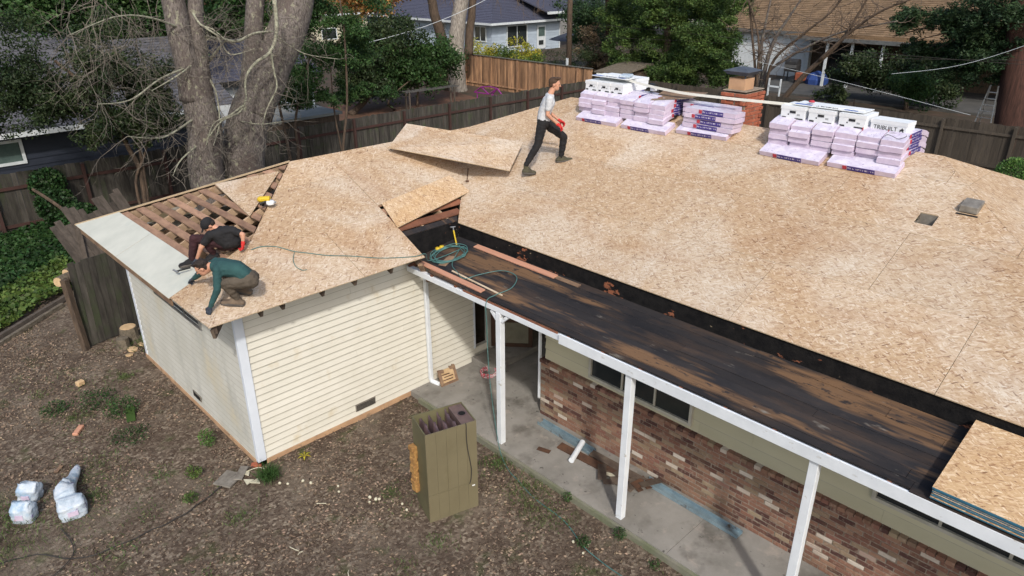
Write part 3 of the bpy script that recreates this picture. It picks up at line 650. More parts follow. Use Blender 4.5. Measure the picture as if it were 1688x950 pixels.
m = MB(); m.slab([(2.355, 2.335), (6.575, 2.335), (8.1, .815), (12.27, 5.23), (-.52, 5.23)], lambda x, y: z_back(x, y) - .001, .012); m.build('back_sheathing', 'osb', RD)
# foil faced sheets along the left eave, the loose triangle of sheathing
m = MB(); m.slab([(-.57, .75), (.045, .75), (.045, 3.02), (-.57, 3.02)], lambda x, y: z_left(x, y) + .003, .012, 0, 1); m.build('foil_faced_panel', ['foil', 'osb_edge'], RD)
m = MB(); m.slab([(-.57, 3.024), (.045, 3.024), (.045, 4.62), (-.57, 5.235)], lambda x, y: z_left(x, y) + .004, .012, 0, 1); m.build('foil_faced_panel', ['foil', 'osb_edge'], RD)
m = MB(); m.beam((-.57, 5.25, 2.865), (2.355, 2.345, 4.055), .03, .03); m.build('hip_edge_strip', 'osb_edge', RD)
m = MB(); m.box((-.53, .8, 2.70), (-.51, 5.15, 2.83)); m.build('eave_fascia', 'brown_trim', H)
# vent openings
m = MB(); a = HOLES[0]; zc = z_main(6.74, 0)
for q in ((a[0] - .01, a[1], a[0], a[3]), (a[2], a[1], a[2] + .01, a[3]), (a[0], a[1] - .01, a[2], a[1]), (a[0], a[3], a[2], a[3] + .01)): m.box((q[0], q[1], zc - .5), (q[2], q[3], z_main(q[0], 0) - .014))
m.box((a[0], a[1], zc - .5), (a[2], a[3], zc - .49)); m.build('vent_shaft', 'vent_grey', H)
m = MB(); m.tube([(6.76, -6.70, zc - .4), (6.76, -6.70, zc - .10)], .085, 14); m.build('vent_pipe', 'vent_grey', H)
z = z_main(7.1, 0); m = MB()
m.slab([(6.99, -7.20), (7.24, -7.20), (7.24, -6.98), (6.99, -6.98)], lambda x, y: z_main(x, y) + .10 - .2 * (x - 7), .10, z2=z - .03); o = m.build('roof_vent_cap', 'vent_grey', H, bevel=.006)
m = MB(); m.slab([(6.955, -7.22), (6.985, -7.22), (6.985, -6.96), (6.955, -6.96)], lambda x, y: z_main(x, y) + .002, .002); m.build('vent_slot', 'black', H)

# chimney
CH = group_empty('chimney', H); x0, x1, y0, y1 = 8.45, 9.10, -2.96, -2.50
m = MB(); m.box((x0 + .012, y0 + .012, 4.0), (x1 - .012, y1 - .012, 5.10)); m.build('mortar', 'mortar', CH)
bs = MB().cbox((0, 0, 0), (.2, .09, .057)).mesh('brick', 'brick_red', bevel=.004); r = 0; z = 4.25
while z < 5.10:
    out = .02 if z > 4.93 else 0
    for face in range(4):
        Lx = (x1 - x0) if face % 2 == 0 else (y1 - y0); n = 3 if face % 2 == 0 else 2; st = Lx / n
        for i in range(n):
            t = st * (i + .5) + (.05 if r % 2 else -.03) * (1 if i < n - 1 else .2); sc = (st - .012) / .2
            if face == 0: p = (x0 + t, y0 + .045 - out, z); rt = (0, 0, 0)
            elif face == 2: p = (x0 + t, y1 - .045 + out, z); rt = (0, 0, 0)
            elif face == 1: p = (x0 + .045 - out, y0 + t, z); rt = (0, 0, math.pi / 2)
            else: p = (x1 - .045 + out, y0 + t, z); rt = (0, 0, math.pi / 2)
            if face in (1, 3) and (t < .1 or t > Lx - .1): pass
            inst(bs, 'brick', p, rt, CH, (min(sc, 1.2), 1, 1))
    z += .068; r += 1
m = MB(); m.box((x0 - .005, y0 - .005, 5.125), (x1 + .005, y1 + .005, 5.145)); m.build('mortar_crown', 'mortar', CH, bevel=.01)
m = MB(); cx, cy = 8.72, -2.70
for a in ((-.16, -.16, -.13, .16), (.13, -.16, .16, .16), (-.13, -.16, .13, -.13), (-.13, .13, .13, .16)): m.box((cx + a[0], cy + a[1], 5.14), (cx + a[2], cy + a[3], 5.34))
m.build('clay_flue', 'terracotta', CH)
m = MB(); m.lathe((cx, cy, 5.40), [(.27, 0), (.33, .05), (.36, .065), (.16, .115), (.02, .135)], 4, axis=Matrix.Rotation(math.pi / 4, 4, 'Z')); m.tube([(cx - .14, cy - .14, 5.3), (cx - .14, cy - .14, 5.42)], .012); m.tube([(cx + .14, cy - .14, 5.3), (cx + .14, cy - .14, 5.42)], .012)
m.build('flue_cap', 'slate_cap', CH)

# the open storm door in the entry
D = group_empty('storm_door', H); a = Vector((4.98, .0, .22)); b = Vector((5.52, -.62, .22)); m = MB(); dv = (b - a); nn = Vector((dv.y, -dv.x, 0)).normalized() * .02
def dbar(mb, s0, s1, z0, z1, t=.02):
    p = a + dv * s0; q = a + dv * s1; nn = Vector((dv.y, -dv.x, 0)).normalized() * t
    mb.hexa([Vector((p.x - nn.x, p.y - nn.y, z0)), Vector((p.x + nn.x, p.y + nn.y, z0)), Vector((q.x + nn.x, q.y + nn.y, z0)), Vector((q.x - nn.x, q.y - nn.y, z0)),
             Vector((p.x - nn.x, p.y - nn.y, z1)), Vector((p.x + nn.x, p.y + nn.y, z1)), Vector((q.x + nn.x, q.y + nn.y, z1)), Vector((q.x - nn.x, q.y - nn.y, z1))])
for s0, s1, z0, z1 in ((0, .1, .24, 2.2), (.9, 1, .24, 2.2), (.1, .9, .24, .32), (.1, .9, .78, .84), (.1, .9, 1.25, 1.31), (.1, .9, 2.1, 2.2)): dbar(m, s0, s1, z0, z1)
m.build('door_frame', 'door_brown', D)
for z0, z1 in ((.32, .78), (.84, 1.25), (1.31, 2.1)): m = MB(); dbar(m, .1, .9, z0, z1, .006); m.build('door_panel', 'screen', D)
# ------------------------------------------------------------------ things lying on the roofs
def solid(name, poly3, nrm, t, mats, label=None, cat=None, group=None):
    """flat sheet with corners poly3 (upper face) and thickness t downward along nrm; its object origin is its middle"""
    c = sum((Vector(p) for p in poly3), Vector()) / len(poly3); n = Vector(nrm).normalized(); P = [Vector(p) - c for p in poly3]; k = len(P); m = MB()
    m.add(P + [p - n * t for p in P], [tuple(range(k)), tuple(reversed(range(k, 2 * k)))]); m.mi = [0, 0]
    for i in range(k): m.f.append((i, k + i, k + (i + 1) % k, (i + 1) % k)); m.mi.append(1)
    me = m.mesh(name, mats); bm = bmesh.new(); bm.from_mesh(me); bmesh.ops.recalc_face_normals(bm, faces=bm.faces); bm.to_mesh(me); bm.free()
    o = bpy.data.objects.new(name, me); o.location = c; COL.objects.link(o); return tag(o, label, cat, group)
def sheet_on(zf, pts, dz, label, cat='wood panel', mats=('osb', 'osb_edge'), t=.012, group=None, name='loose_panel'):
    return solid(name, [(x, y, zf(x, y) + d) for (x, y), d in zip(pts, dz)], (0, 0, 1), t, list(mats), label, cat, group)
solid('loose_panel', [(5.14, 2.63, 4.27), (4.24, 2.02, 4.03), (5.40, -.11, 3.765), (6.20, .34, 4.09)], (0, 0, 1), .014, ['osb', 'osb_edge'], 'large loose tan sheet tilted over the ridge behind the walking man', 'wood panel')
sheet_on(z_front, [(3.17, .78), (3.04, .16), (4.93, .46), (4.90, 1.02)], (.03, .03, .08, .05), 'small yellowish loose sheet over the gap beside the roof valley', mats=('osb_new', 'osb_edge'))
sheet_on(z_left, [(1.34, 3.27), (2.07, 2.20), (1.09, 1.42)], (.02, .02, .02), 'loose triangular tan sheet lying on the bare roof battens')
# timber offcuts on the porch roof
def plank(name, a, b, w, t, mat, label, group=None, cat='board'):
    a = Vector(a); b = Vector(b); c = (a + b) / 2; m = MB(); m.beam(a - c, b - c, w, t, (-.15, 0, 1)); o = m.build(name, mat, None, bevel=.002); o.location = c; return tag(o, label, cat, group)
zp = lambda x: z_porch(x)
plank('board', (4.09, -.62, zp(4.09) + .024), (4.08, -2.50, zp(4.08) + .024), .11, .02, 'pink_board', 'upper pinkish board lying along the black tarred edge of the porch roof')
plank('board', (4.10, -2.15, zp(4.10) + .005), (4.09, -2.98, zp(4.09) + .012), .085, .012, 'brown_trim', 'short brown slat just below the pinkish board on the porch roof')
plank('board', (3.16, -.28, zp(3.16) + .022), (3.13, -1.86, zp(3.13) + .022), .10, .02, 'pink_board', 'reddish board along the open outer edge of the porch roof')
plank('board', (3.28, -.95, zp(3.28) + .016), (3.22, -2.2, zp(3.22) + .016), .03, .012, 'wood_pale', 'thin pale splintered strip beside the reddish board on the porch roof')
plank('board', (3.30, -.66, zp(3.3) + .012), (3.62, -.55, zp(3.62) + .012), .14, .01, 'brown_trim', 'brown scrap piece under the teal hose coil on the porch roof')
plank('hanging_timber', (2.98, -.50, 2.74), (3.34, -.24, 2.26), .08, .05, 'brown_trim', 'rotten timber end hanging down beside the white downspout', cat='timber')
# hammer and bits
t = empty('hammer', (3.98, -.22, zp(3.98)), 'yellow handled hammer standing against the black corner of the porch roof', 'hammer')
m = MB(); m.tube([(3.93, -.30, zp(3.9) + .01), (4.02, -.12, zp(4) + .20)], .013, 8); m.build('handle', 'tool_yellow', t)
m = MB(); m.tube([(4.02, -.12, zp(4) + .20), (4.035, -.09, zp(4) + .25)], .011, 8); m.tube([(3.99, -.07, zp(4) + .25), (4.08, -.10, zp(4) + .25)], [.016, .012], 8); m.build('head', 'metal_grey', t)
t = empty('nail_coil_pair', (3.66, -.15, zp(3.66)), 'pair of yellow nail coils lying by the black corner of the porch roof', 'nail coil')
m = MB()
for k, (x, y) in enumerate(((3.62, -.16), (3.70, -.17))): m.lathe((x, y, zp(x) + .005), [(.035, 0), (.04, .01), (.04, .05), (.03, .055), (.012, .055)], 12)
m.build('coil', 'tool_yellow', t, smooth=True)
# nail gun on the front slope by the open battens
def nail_gun(base, rz, label, body='tool_yellow'):
    t = empty('nail_gun', base, label, 'nail gun'); b = Vector(base); R = Matrix.Rotation(rz, 4, 'Z')
    def q(x, y, z): return b + (R @ Vector((x, y, z)))
    m = MB(); m.tube([q(-.05, 0, .10), q(.12, 0, .10)], [.055, .048], 10); m.tube([q(.12, 0, .1), q(.15, 0, .1)], [.05, .03], 10); m.build('body', body, t, smooth=False)
    m = MB(); m.tube([q(.06, 0, .07), q(.08, .0, .0), q(.09, 0, -.0)], [.025, .022, .022], 8); m.tube([q(.0, .06, .08), q(.10, .10, .05)], [.02, .02], 8); m.build('handle', 'black', t)
    m = MB(); m.lathe(q(-.06, .05, .03), [(.06, 0), (.065, .01), (.065, .05), (.05, .06)], 14); m.build('magazine', 'box_white', t, smooth=True)
    m = MB(); m.tube([q(-.05, 0, .09), q(-.14, 0, .04)], [.018, .012], 8); m.build('nose', 'metal_grey', t)
nail_gun((1.40, 1.38, z_front(1.4, 1.38) + .012), 2.4, 'yellow and white nail gun lying beside the open battens')
nail_gun((8.15, -1.22, 4.99), 1.2, 'black nail gun with yellow trigger on the left shingle pile', 'black')
# air hose: from the nail gun over the sheathing, coiled on the porch roof, down the post and across the yard
def smooth_path(P, n=8):
    P = [Vector(p) for p in P]; out = []
    for i in range(len(P) - 1):
        p0 = P[max(i - 1, 0)]; p1 = P[i]; p2 = P[i + 1]; p3 = P[min(i + 2, len(P) - 1)]
        for k in range(n):
            t = k / n; out.append(.5 * ((2 * p1) + (p2 - p0) * t + (2 * p0 - 5 * p1 + 4 * p2 - p3) * t * t + (3 * p1 - p0 - 3 * p2 + p3) * t ** 3))
    out.append(P[-1]); return out
def fr(x, y, h=.008): return (x, y, z_front(x, y) + h)
zh = lambda x, h=.012: zp(x) + h
P = [fr(.66, .55), fr(.82, .56), fr(1.02, .48), fr(1.2, .30), fr(1.40, .17), fr(1.62, .03), (1.95, -.12, z_front(0, -.12) + .008), (2.35, -.33, z_front(0, -.33) + .008), (2.85, -.50, z_front(0, -.5) + .01), (3.08, -.52, z_front(0, -.5) - .0), (3.25, -.42, zh(3.25, .05))]
rh = random.Random(4)
for k in range(42):
    a = k * .92; r = .20 + .11 * rh.random(); P.append((3.62 + r * 1.5 * math.cos(a) * .8 + rh.uniform(-.03, .03), -.48 + r * 1.05 * math.sin(a) + rh.uniform(-.03, .03), zh(3.62, .012 + .03 * rh.random()) + .154 * (r * 1.2 * math.cos(a))))
P += [(3.45, -.75, zh(3.45)), (3.30, -1.05, zh(3.30)), (3.22, -1.32, zh(3.22)), (3.42, -1.45, zh(3.42, .03)), (3.70, -1.70, zh(3.7, .05)), (3.72, -2.0, zh(3.72, .03)), (3.46, -2.16, zh(3.46)), (3.16, -2.12, zh(3.16, .02)), (2.985, -2.10, 2.58), (2.975, -2.11, 2.2), (2.96, -2.16, 1.4), (2.975, -2.25, .6), (2.92, -2.42, .12), (2.82, -2.62, .02), (2.70, -2.9, .015), (2.66, -3.1, .012), (2.55, -3.56, .01), (2.51, -4.19, .01), (2.34, -4.68, .012), (2.30, -4.98, .01), (2.29, -5.34, .01), (2.33, -5.9, .01)]
m = MB(); m.tube(smooth_path(P, 6), .007, 6); tag(m.build('air_hose', 'cord_teal', smooth=True), 'long teal air hose coiled on the porch roof and trailing to the yard', 'hose')
P = [fr(1.20, .27), fr(1.10, .14), fr(1.06, .0), fr(1.10, -.10), fr(1.17, -.12)]
m = MB(); m.tube(smooth_path(P, 6), .006, 6); tag(m.build('hose_end', 'cord_teal', smooth=True), 'short curled teal hose end lying on the left roof sheathing', 'hose')
m = MB(); m.tube([(5.42, 1.08, z_main(5.42, 0) + .015), (5.15, .80, z_main(5.15, 0) + .015)], .008, 6); m.lathe((5.10, .74, z_main(5.1, 0) + .01), [(.03, 0), (.04, .01), (.03, .02)], 10); tag(m.build('pry_bar', 'rust'), 'thin dark pry bar lying in the roof valley seam', 'pry bar')

# shingle bundles
def bundle_mesh(seed, bend=0):
    r = random.Random(seed); m = MB(); nx, ny = 7, 4; L, Wd, T = .99, .325, .084
    for k, z in ((0, -T / 2), (1, T / 2)):
        for j in range(ny + 1):
            for i in range(nx + 1):
                x = -L / 2 + L * i / nx; y = -Wd / 2 + Wd * j / ny; e = (1 if i in (0, nx) else 0) + (1 if j in (0, ny) else 0)
                m.v.append((x + r.uniform(-.004, .004), y + r.uniform(-.003, .003), z * (1 - .07 * e) + r.uniform(-.002, .002)))
    g = (nx + 1) * (ny + 1)
    for j in range(ny):
        for i in range(nx):
            a = j * (nx + 1) + i; m.f.append((a + nx + 1, a + nx + 2, a + 1, a)); m.mi.append(0); m.f.append((g + a, g + a + 1, g + a + nx + 2, g + a + nx + 1)); m.mi.append(1)
    for i in range(nx):
        m.f.append((i, i + 1, g + i + 1, g + i)); m.mi.append(0); a = ny * (nx + 1) + i; m.f.append((a + 1, a, g + a, g + a + 1)); m.mi.append(0)
    for j in range(ny):
        a = j * (nx + 1); m.f.append((a + nx + 1, a, g + a, g + a + nx + 1)); m.mi.append(0); a = a + nx; m.f.append((a, a + nx + 1, g + a + nx + 1, g + a)); m.mi.append(0)
    m.v = [(x, y, z - bend * x * x) for x, y, z in m.v]
    return m.mesh('shingle_bundle', ['wrap', 'wrap_top'])
BM = [bundle_mesh(i) for i in range(6)]; BMB = [bundle_mesh(i + 20, .42) for i in range(6)]
lm = MB().box((-.19, -.169, -.036), (.21, -.1635, .034)).mesh('label', 'label_navy'); lr = MB().box((-.26, -.169, -.030), (-.20, -.1635, .028)).mesh('logo_patch', 'label_red')
tie = MB(); tie.box((-.49, -.02, .040), (.49, .02, .0445)); 
rbn = random.Random(11)
def bundle(loc, rz, label, group, tilt=0, lab=True, bent=False):
    o = bpy.data.objects.new('shingle_bundle', (BMB if bent else BM)[rbn.randrange(6)]); COL.objects.link(o); o.location = loc; o.rotation_euler = (0, tilt, rz + rbn.uniform(-.025, .025)) if rz == 0 else (tilt, 0, rz + rbn.uniform(-.025, .025))
    tag(o, label, 'shingle bundle', group)
    if lab:
        off = rbn.choice((-.08, .0, .05))
        for me, nm in ((lm, 'label'), (lr, 'logo_patch')):
            c = bpy.data.objects.new(nm, me); COL.objects.link(c); c.parent = o; c.location = (off, 0, -.5 * off * off if bent else 0)
    return o
ORD = ['first', 'second', 'third', 'fourth', 'fifth', 'sixth']; LAY = ['bottom', 'second lowest', 'second highest', 'top']
def pile(name, y0, ncol, gname, zt, extra):
    for c in range(ncol):
        for L in range(4):
            y = y0 - .17 - c * .345; x = 8.08 + extra[c] + rbn.uniform(-.035, .035) + (.03 if (c * 3 + L) % 4 == 0 else 0)
            z = zt + .043 + L * .086 + rbn.uniform(-.002, .002) - .0
            bundle((x, y + rbn.uniform(-.008, .008), z), 0, f'lilac shingle bundle, {LAY[L]} layer of the {ORD[c]} column in the {name} pile', gname, lab=True, bent=True)
pile('left', .16, 6, 'shingle bundles in the left pile', 4.635, [0, -.01, .0, -.02, -.04, -.05])
pile('right', -3.92, 6, 'shingle bundles in the right pile', 4.635, [-.02, -.02, .0, -.04, .0, -.03])
tl = math.atan(K)
def flat(y, x, label, g): return bundle((x, y, z_main(x, y) + .047), math.pi * 1.5, label, g, tilt=0)
for (y, x, lb, g) in ((-.44, 7.55, 'flat lilac bundle lying under the left end of the left pile', 'shingle bundles in the left pile'), (-1.55, 7.56, 'flat lilac bundle lying in front of the right half of the left pile', 'shingle bundles in the left pile'),
                      (-2.68, 7.70, 'flat lilac bundle lying under the small stack beside the brick chimney', 'shingle bundles beside the chimney'), (-4.40, 7.52, 'flat lilac bundle lying under the left half of the right pile', 'shingle bundles in the right pile'), (-5.50, 7.55, 'flat lilac bundle lying in front of the right half of the right pile', 'shingle bundles in the right pile')):
    o = flat(y, x, lb, g); R = Matrix.Rotation(-tl, 4, 'Y') @ Matrix.Rotation(math.pi * 1.5 + rbn.uniform(-.03, .03), 4, 'Z'); o.matrix_world = Matrix.Translation(o.location) @ R
for x, y, g, w in ((8.45, -.5, 'shingle bundles in the left pile', 'left'), (8.45, -1.5, 'shingle bundles in the left pile', 'left'), (8.45, -4.5, 'shingle bundles in the right pile', 'right'), (8.5, -5.5, 'shingle bundles in the right pile', 'right')): pass
m = None
for L in range(4):
    o = bundle((7.78 + .02 * (L % 2), -2.74 + (.0, .0, -.03, -.02)[L], 4.605 + L * .085), math.pi * 1.5, f'lilac shingle bundle, {LAY[L]} layer of the small stack before the chimney', 'shingle bundles beside the chimney')
for L in range(3):
    bundle((8.14, -2.50, 4.70 + L * .086), math.pi * 1.5, f'lilac shingle bundle, {("bottom", "middle", "top")[L]} of the three behind the small labelled stack', 'shingle bundles beside the chimney')
plank('battens_under_pile', (7.9, .12, 4.68), (7.9, -1.95, 4.68), .09, .03, 'black', 'dark support strip under the left shingle pile', cat='board'); plank('battens_under_pile', (7.9, -3.95, 4.68), (7.9, -5.95, 4.68), .09, .03, 'black', 'dark support strip under the right shingle pile', cat='board')
# cardboard sheet on the left pile
solid('card_sheet', [(7.66, -1.50, 4.93), (8.30, -1.35, 5.02), (8.45, -2.2, 5.05), (7.95, -2.15, 5.0)], (0, 0, 1), .008, ['brown_trim', 'vent_grey'], 'thin brown sheet lying across the right end of the left pile', 'cardboard sheet')

# white carton boxes
def text_mesh(s, size, mat, depth=.0015):
    c = bpy.data.curves.new('text', 'FONT'); c.body = s; c.size = size; c.extrude = depth; c.align_x = 'CENTER'; c.align_y = 'CENTER'
    o = bpy.data.objects.new('text', c); COL.objects.link(o); bpy.context.view_layer.update()
    me = bpy.data.meshes.new_from_object(o.evaluated_get(bpy.context.evaluated_depsgraph_get())); bpy.data.objects.remove(o); me.materials.clear(); me.materials.append(MATS[mat]); return me
TX = text_mesh('TRIBUILT', .085, 'print_black')
def logo_mesh():
    m = MB(); pts = [(0, .035), (.012, .02), (.03, .012), (.022, -.002), (.028, -.03), (.016, -.03), (.010, -.012), (-.012, -.012), (-.022, -.03), (-.034, -.03), (-.026, -.005), (-.04, .004), (-.012, .014)]
    n = len(pts); m.add([(x, y, 0) for x, y in pts] + [(x, y, .002) for x, y in pts], [tuple(reversed(range(n))), tuple(range(n, 2 * n))] + [(i, (i + 1) % n, n + (i + 1) % n, n + i) for i in range(n)]); return m.mesh('print_dog', 'print_black')
LG = logo_mesh()
def carton(c, size, label, hole=True, text=None, group=None, rz=0):
    t = empty('carton', c, label, 'carton', group); t.rotation_euler.z = rz; sx, sy, sz = size
    def part(nm, mb, mat): o = bpy.data.objects.new(nm, mb.mesh(nm, mat)); COL.objects.link(o); o.parent = t; return o
    b = MB().box((0, -sy, 0), (sx, 0, sz)); o = bpy.data.objects.new('box', b.mesh('box', 'box_white', bevel=.003)); COL.objects.link(o); o.parent = t
    part('lid', MB().box((-.006, -sy - .006, sz - .05), (sx + .006, .006, sz + .006)), 'box_white')
    if hole:
        part('hand_hole', MB().box((-.008, -sy * .62, sz - .10), (-.001, -sy * .38, sz - .065)), 'print_black')
        p = MB(); p.box((-.0025, -sy * .24, .03), (-.0005, -sy * .06, .055)); p.box((-.0025, -sy * .94, .03), (-.0005, -sy * .60, .05)); p.box((-.0025, -sy * .35, .085), (-.0005, -sy * .30, .105)); p.box((-.0025, -sy * .8, .09), (-.0005, -sy * .68, .095)); p.box((-.0025, -sy * .8, .105), (-.0005, -sy * .68, .11)); part('print', p, 'print_black')['kind'] = 'stuff'
    if text:
        o = bpy.data.objects.new('lettering', TX); COL.objects.link(o); o.parent = t; o.location = (-.002, -sy * .42, sz * .42); o.rotation_euler = (math.pi / 2, 0, -math.pi / 2)
        o = bpy.data.objects.new('dog_logo', LG); COL.objects.link(o); o.parent = t; o.location = (-.001, -sy * .88, sz * .42); o.rotation_euler = (math.pi / 2, 0, -math.pi / 2)
    return t
ZT = 4.905
gl = 'cartons on the left pile'; gr_ = 'cartons on the right pile'
for i, nm in enumerate(('left', 'middle', 'right')):
    carton((7.74 + .01 * i, .13 - i * .31, ZT), (.40, .295, .20), f'white carton with hand hole, front {nm} one on the left pile', group=gl)
    carton((8.17, .12 - i * .31, ZT + .05), (.38, .295, .215), f'white carton, rear {nm} one on the left pile', hole=False, group=gl)
    carton((7.78, -3.97 - i * .46 + (.0 if i < 2 else -.02), ZT), (.44, .40, .22), f'white carton with hand hole, {nm} one of three on the right pile', group=gr_)
carton((7.86, -5.36, ZT), (.28, .52, .185), 'white carton lettered TRIBUILT with a dog logo on the right pile', hole=False, text=True, rz=-.06)
# lid sheets with blue flaps lying over the boxes
def lidsheet(c, size, label):
    t = empty('lid_board', c, label, 'carton lid'); sx, sy = size
    o = bpy.data.objects.new('board', MB().box((0, -sy, 0), (sx, 0, .012)).mesh('board', 'box_white')); COL.objects.link(o); o.parent = t
    p = MB(); p.box((.02, -sy * .26, .012), (.09, -sy * .02, .0145)); p.box((.02, -sy * .9, .012), (.09, -sy * .72, .0145)); o = bpy.data.objects.new('blue_flap', p.mesh('blue_flap', 'label_blue')); COL.objects.link(o); o.parent = t
    o = bpy.data.objects.new('lettering', TX); COL.objects.link(o); o.parent = t; o.location = (.06, -sy * .48, .0135); o.rotation_euler = (0, 0, math.pi / 2)
lidsheet((7.84, -4.12, ZT + .245), (.40, 1.12), 'white carton lid with blue bands across the right pile cartons')
lidsheet((7.86, .08, ZT + .285), (.40, .86), 'white carton lid with blue bands across the left pile cartons')
m = MB(); m.cbox((8.05, -.62, ZT + .33), (.3, .22, .05), Matrix.Rotation(.4, 4, 'Z')); tag(m.build('plastic_pack', 'bag_white', bevel=.015), 'crumpled clear plastic pack on top of the left pile cartons', 'plastic pack')
# the long white strip bent between the piles
a = [onX(px, py, v) for px, py, v in ((985, 124, 8.15), (1000, 126, 8.12), (1030, 132, 8.05), (1065, 142, 8.0), (1100, 150, 7.95), (1135, 156.5, 7.92), (1200, 164, 7.9), (1250, 169, 7.9), (1300, 174, 7.92), (1360, 180, 7.97), (1428, 187, 8.0))]
m = MB(); P = smooth_path(a, 6)
for i, p in enumerate(P):
    m.v += [(p.x - .03, p.y, p.z), (p.x + .045, p.y, p.z + .004), (p.x + .045, p.y, p.z + .010), (p.x - .03, p.y, p.z + .045), (p.x - .036, p.y, p.z + .045), (p.x - .036, p.y, p.z)]
    if i:
        k = (i - 1) * 6
        for j in range(6): m.f.append((k + j, k + (j + 1) % 6, k + 6 + (j + 1) % 6, k + 6 + j)); m.mi.append(0)
tag(m.build('edge_strip', 'pvc'), 'long white trim strip bent across both shingle piles past the chimney', 'trim strip')
m = MB(); m.lathe((8.0, -4.35, 5.19), [(.045, 0), (.05, .012), (.03, .03), (.01, .032)], 12); tag(m.build('tape_roll', 'label_red'), 'small red tape roll on the white strip over the right pile', 'tape roll')
m = MB(); m.tube(smooth_path([(7.69 + .10 * math.cos(a), -5.80 + .14 * math.sin(a), 4.925 + .02 * math.sin(a * 3)) for a in np.linspace(0, 9, 16)], 4), .004, 5); tag(m.build('strap_loop', 'cord_black'), 'curled dark strap on the right end of the right pile', 'strap')

# sheet stack on the porch roof at the right
for i in range(9):
    rr = random.Random(i); dx = rr.uniform(-.012, .012) + .01 * i * 0; dy = rr.uniform(-.012, .012); b = zp(3) + .024 + i * .0155; x0, x1, y0, y1 = 2.99 + dx, 4.16 + dx, -10.70 + dy, -8.28 + dy
    P = [(x0, y0, b + .0135), (x1, y0, b + .18 + .0135), (x1, y1, b + .18 + .0135), (x0, y1, b + .0135)]
    o = solid('sheathing_sheet', P, (0, 0, 1), .0135, ['osb_new', 'blue_edge'], ['bottom', 'second', 'third', 'fourth', 'fifth', 'sixth', 'seventh', 'eighth', 'top'][i] + (' tan sheet' if i in (0, 8) else ' tan sheet from the bottom') + ' of the blue edged stack on the porch roof', 'wood panel', 'sheets stacked on the porch roof')

# ------------------------------------------------------------------ things in the yard
# old furnace cabinet
A0 = Vector((1.15, -2.87, 0)); U = Vector((.73, -.21, 0)); Vv = Vector((.155, .50, 0)); Hf = 1.47
t = empty('furnace_cabinet', (1.15, -2.87, -.01), 'old olive metal furnace cabinet standing upright in the dirt yard', 'furnace')
def fq(u, v, z): return A0 + U * u + Vv * v + Vector((0, 0, z))
def fbox(mb, u0, u1, v0, v1, z0, z1): return mb.hexa([fq(u0, v0, z0), fq(u1, v0, z0), fq(u1, v1, z0), fq(u0, v1, z0), fq(u0, v0, z1), fq(u1, v0, z1), fq(u1, v1, z1), fq(u0, v1, z1)])
m = MB()
for i in range(5): fbox(m, i * .2 + .002, (i + 1) * .2 - .002, -.0, .012, .445, Hf); fbox(m, i * .2 + .002, (i + 1) * .2 - .002, -.0, .012, -.03, .437)
fbox(m, 0, 1, .012, .03, -.03, Hf - .004); m.build('front_panel', 'furnace', t)
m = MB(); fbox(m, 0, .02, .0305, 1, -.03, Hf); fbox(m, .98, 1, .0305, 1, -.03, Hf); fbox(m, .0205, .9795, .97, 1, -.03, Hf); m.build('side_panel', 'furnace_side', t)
m = MB(); fbox(m, 0.021, .979, .031, .969, -.02, Hf - .30); m.build('inner_floor', 'black', t)
m = MB(); fbox(m, .72, .979, .031, .969, Hf - .3, Hf - .015); m.build('top_plate', 'furnace_top', t)
m = MB(); c = fq(.86, .50, Hf - .015); m.lathe(c, [(.052, 0), (.062, 0), (.062, .008), (.052, .008)], 20); m.build('flue_ring', 'steel_purple', t)
m = MB(); m.lathe(fq(.86, .50, Hf - .0055), [(.05, 0), (.05, .001), (.01, .0012)], 20); m.build('flue_hole', 'dark_hole', t)
for i in range(4):
    m = MB(); u = .10 + i * .165
    for (va, vb) in ((.08, .52), (.52, .93)):
        a, b, c2, d2 = fq(u, va, Hf - .04), fq(u + .10, va, Hf - .04), fq(u + .10, vb, Hf - .04), fq(u, vb, Hf - .04)
    prof = []
    for k in range(9):
        v = .06 + .87 * k / 8; w = .028 + .02 * math.sin(k * 1.9 + i) ; h = Hf - .035 - .02 * (k % 2) - .02 * math.sin(k + i)
        prof.append((fq(u + .05 - w, v, Hf - .25), fq(u + .05 - w * .5, v, h), fq(u + .05 + w * .5, v, h), fq(u + .05 + w, v, Hf - .25)))
    k0 = 0
    for k, pr in enumerate(prof):
        m.v += [tuple(q) for q in pr]
        if k:
            a = (k - 1) * 4
            for j in range(3): m.f.append((a + j, a + j + 1, a + 5 + j, a + 4 + j)); m.mi.append(0)
    m.build('heat_exchanger', 'steel_purple', t, smooth=True)
m = MB(); P = [fq(.79, .04, Hf - .01), fq(.79, -.02, Hf - .02), fq(.785, -.03, Hf - .2), fq(.80, -.03, Hf - .4), fq(.845, -.03, Hf - .65), fq(.865, -.03, Hf - .8), fq(.85, -.03, Hf - .95), fq(.82, -.03, Hf - 1.03)]
m.tube(smooth_path(P, 5), .007, 6); m.build('wire', 'cord_black', t)
m = MB(); fbox(m, .88, .935, -.006, -.001, .37, .39); m.build('paper_label', 'box_white', t)
m = MB()
for k in range(12):
    z = .30 + k * .065; m.cbox(fq(-.055 + .012 * math.sin(k * 2.1), .80, z), (.07 + .02 * math.sin(k * 1.3), .12, .078), Matrix.Rotation(math.sin(k * 5) * .12, 4, 'Z'))
m.build('insulation_blanket', 'fibre_yellow', t, bevel=.01)

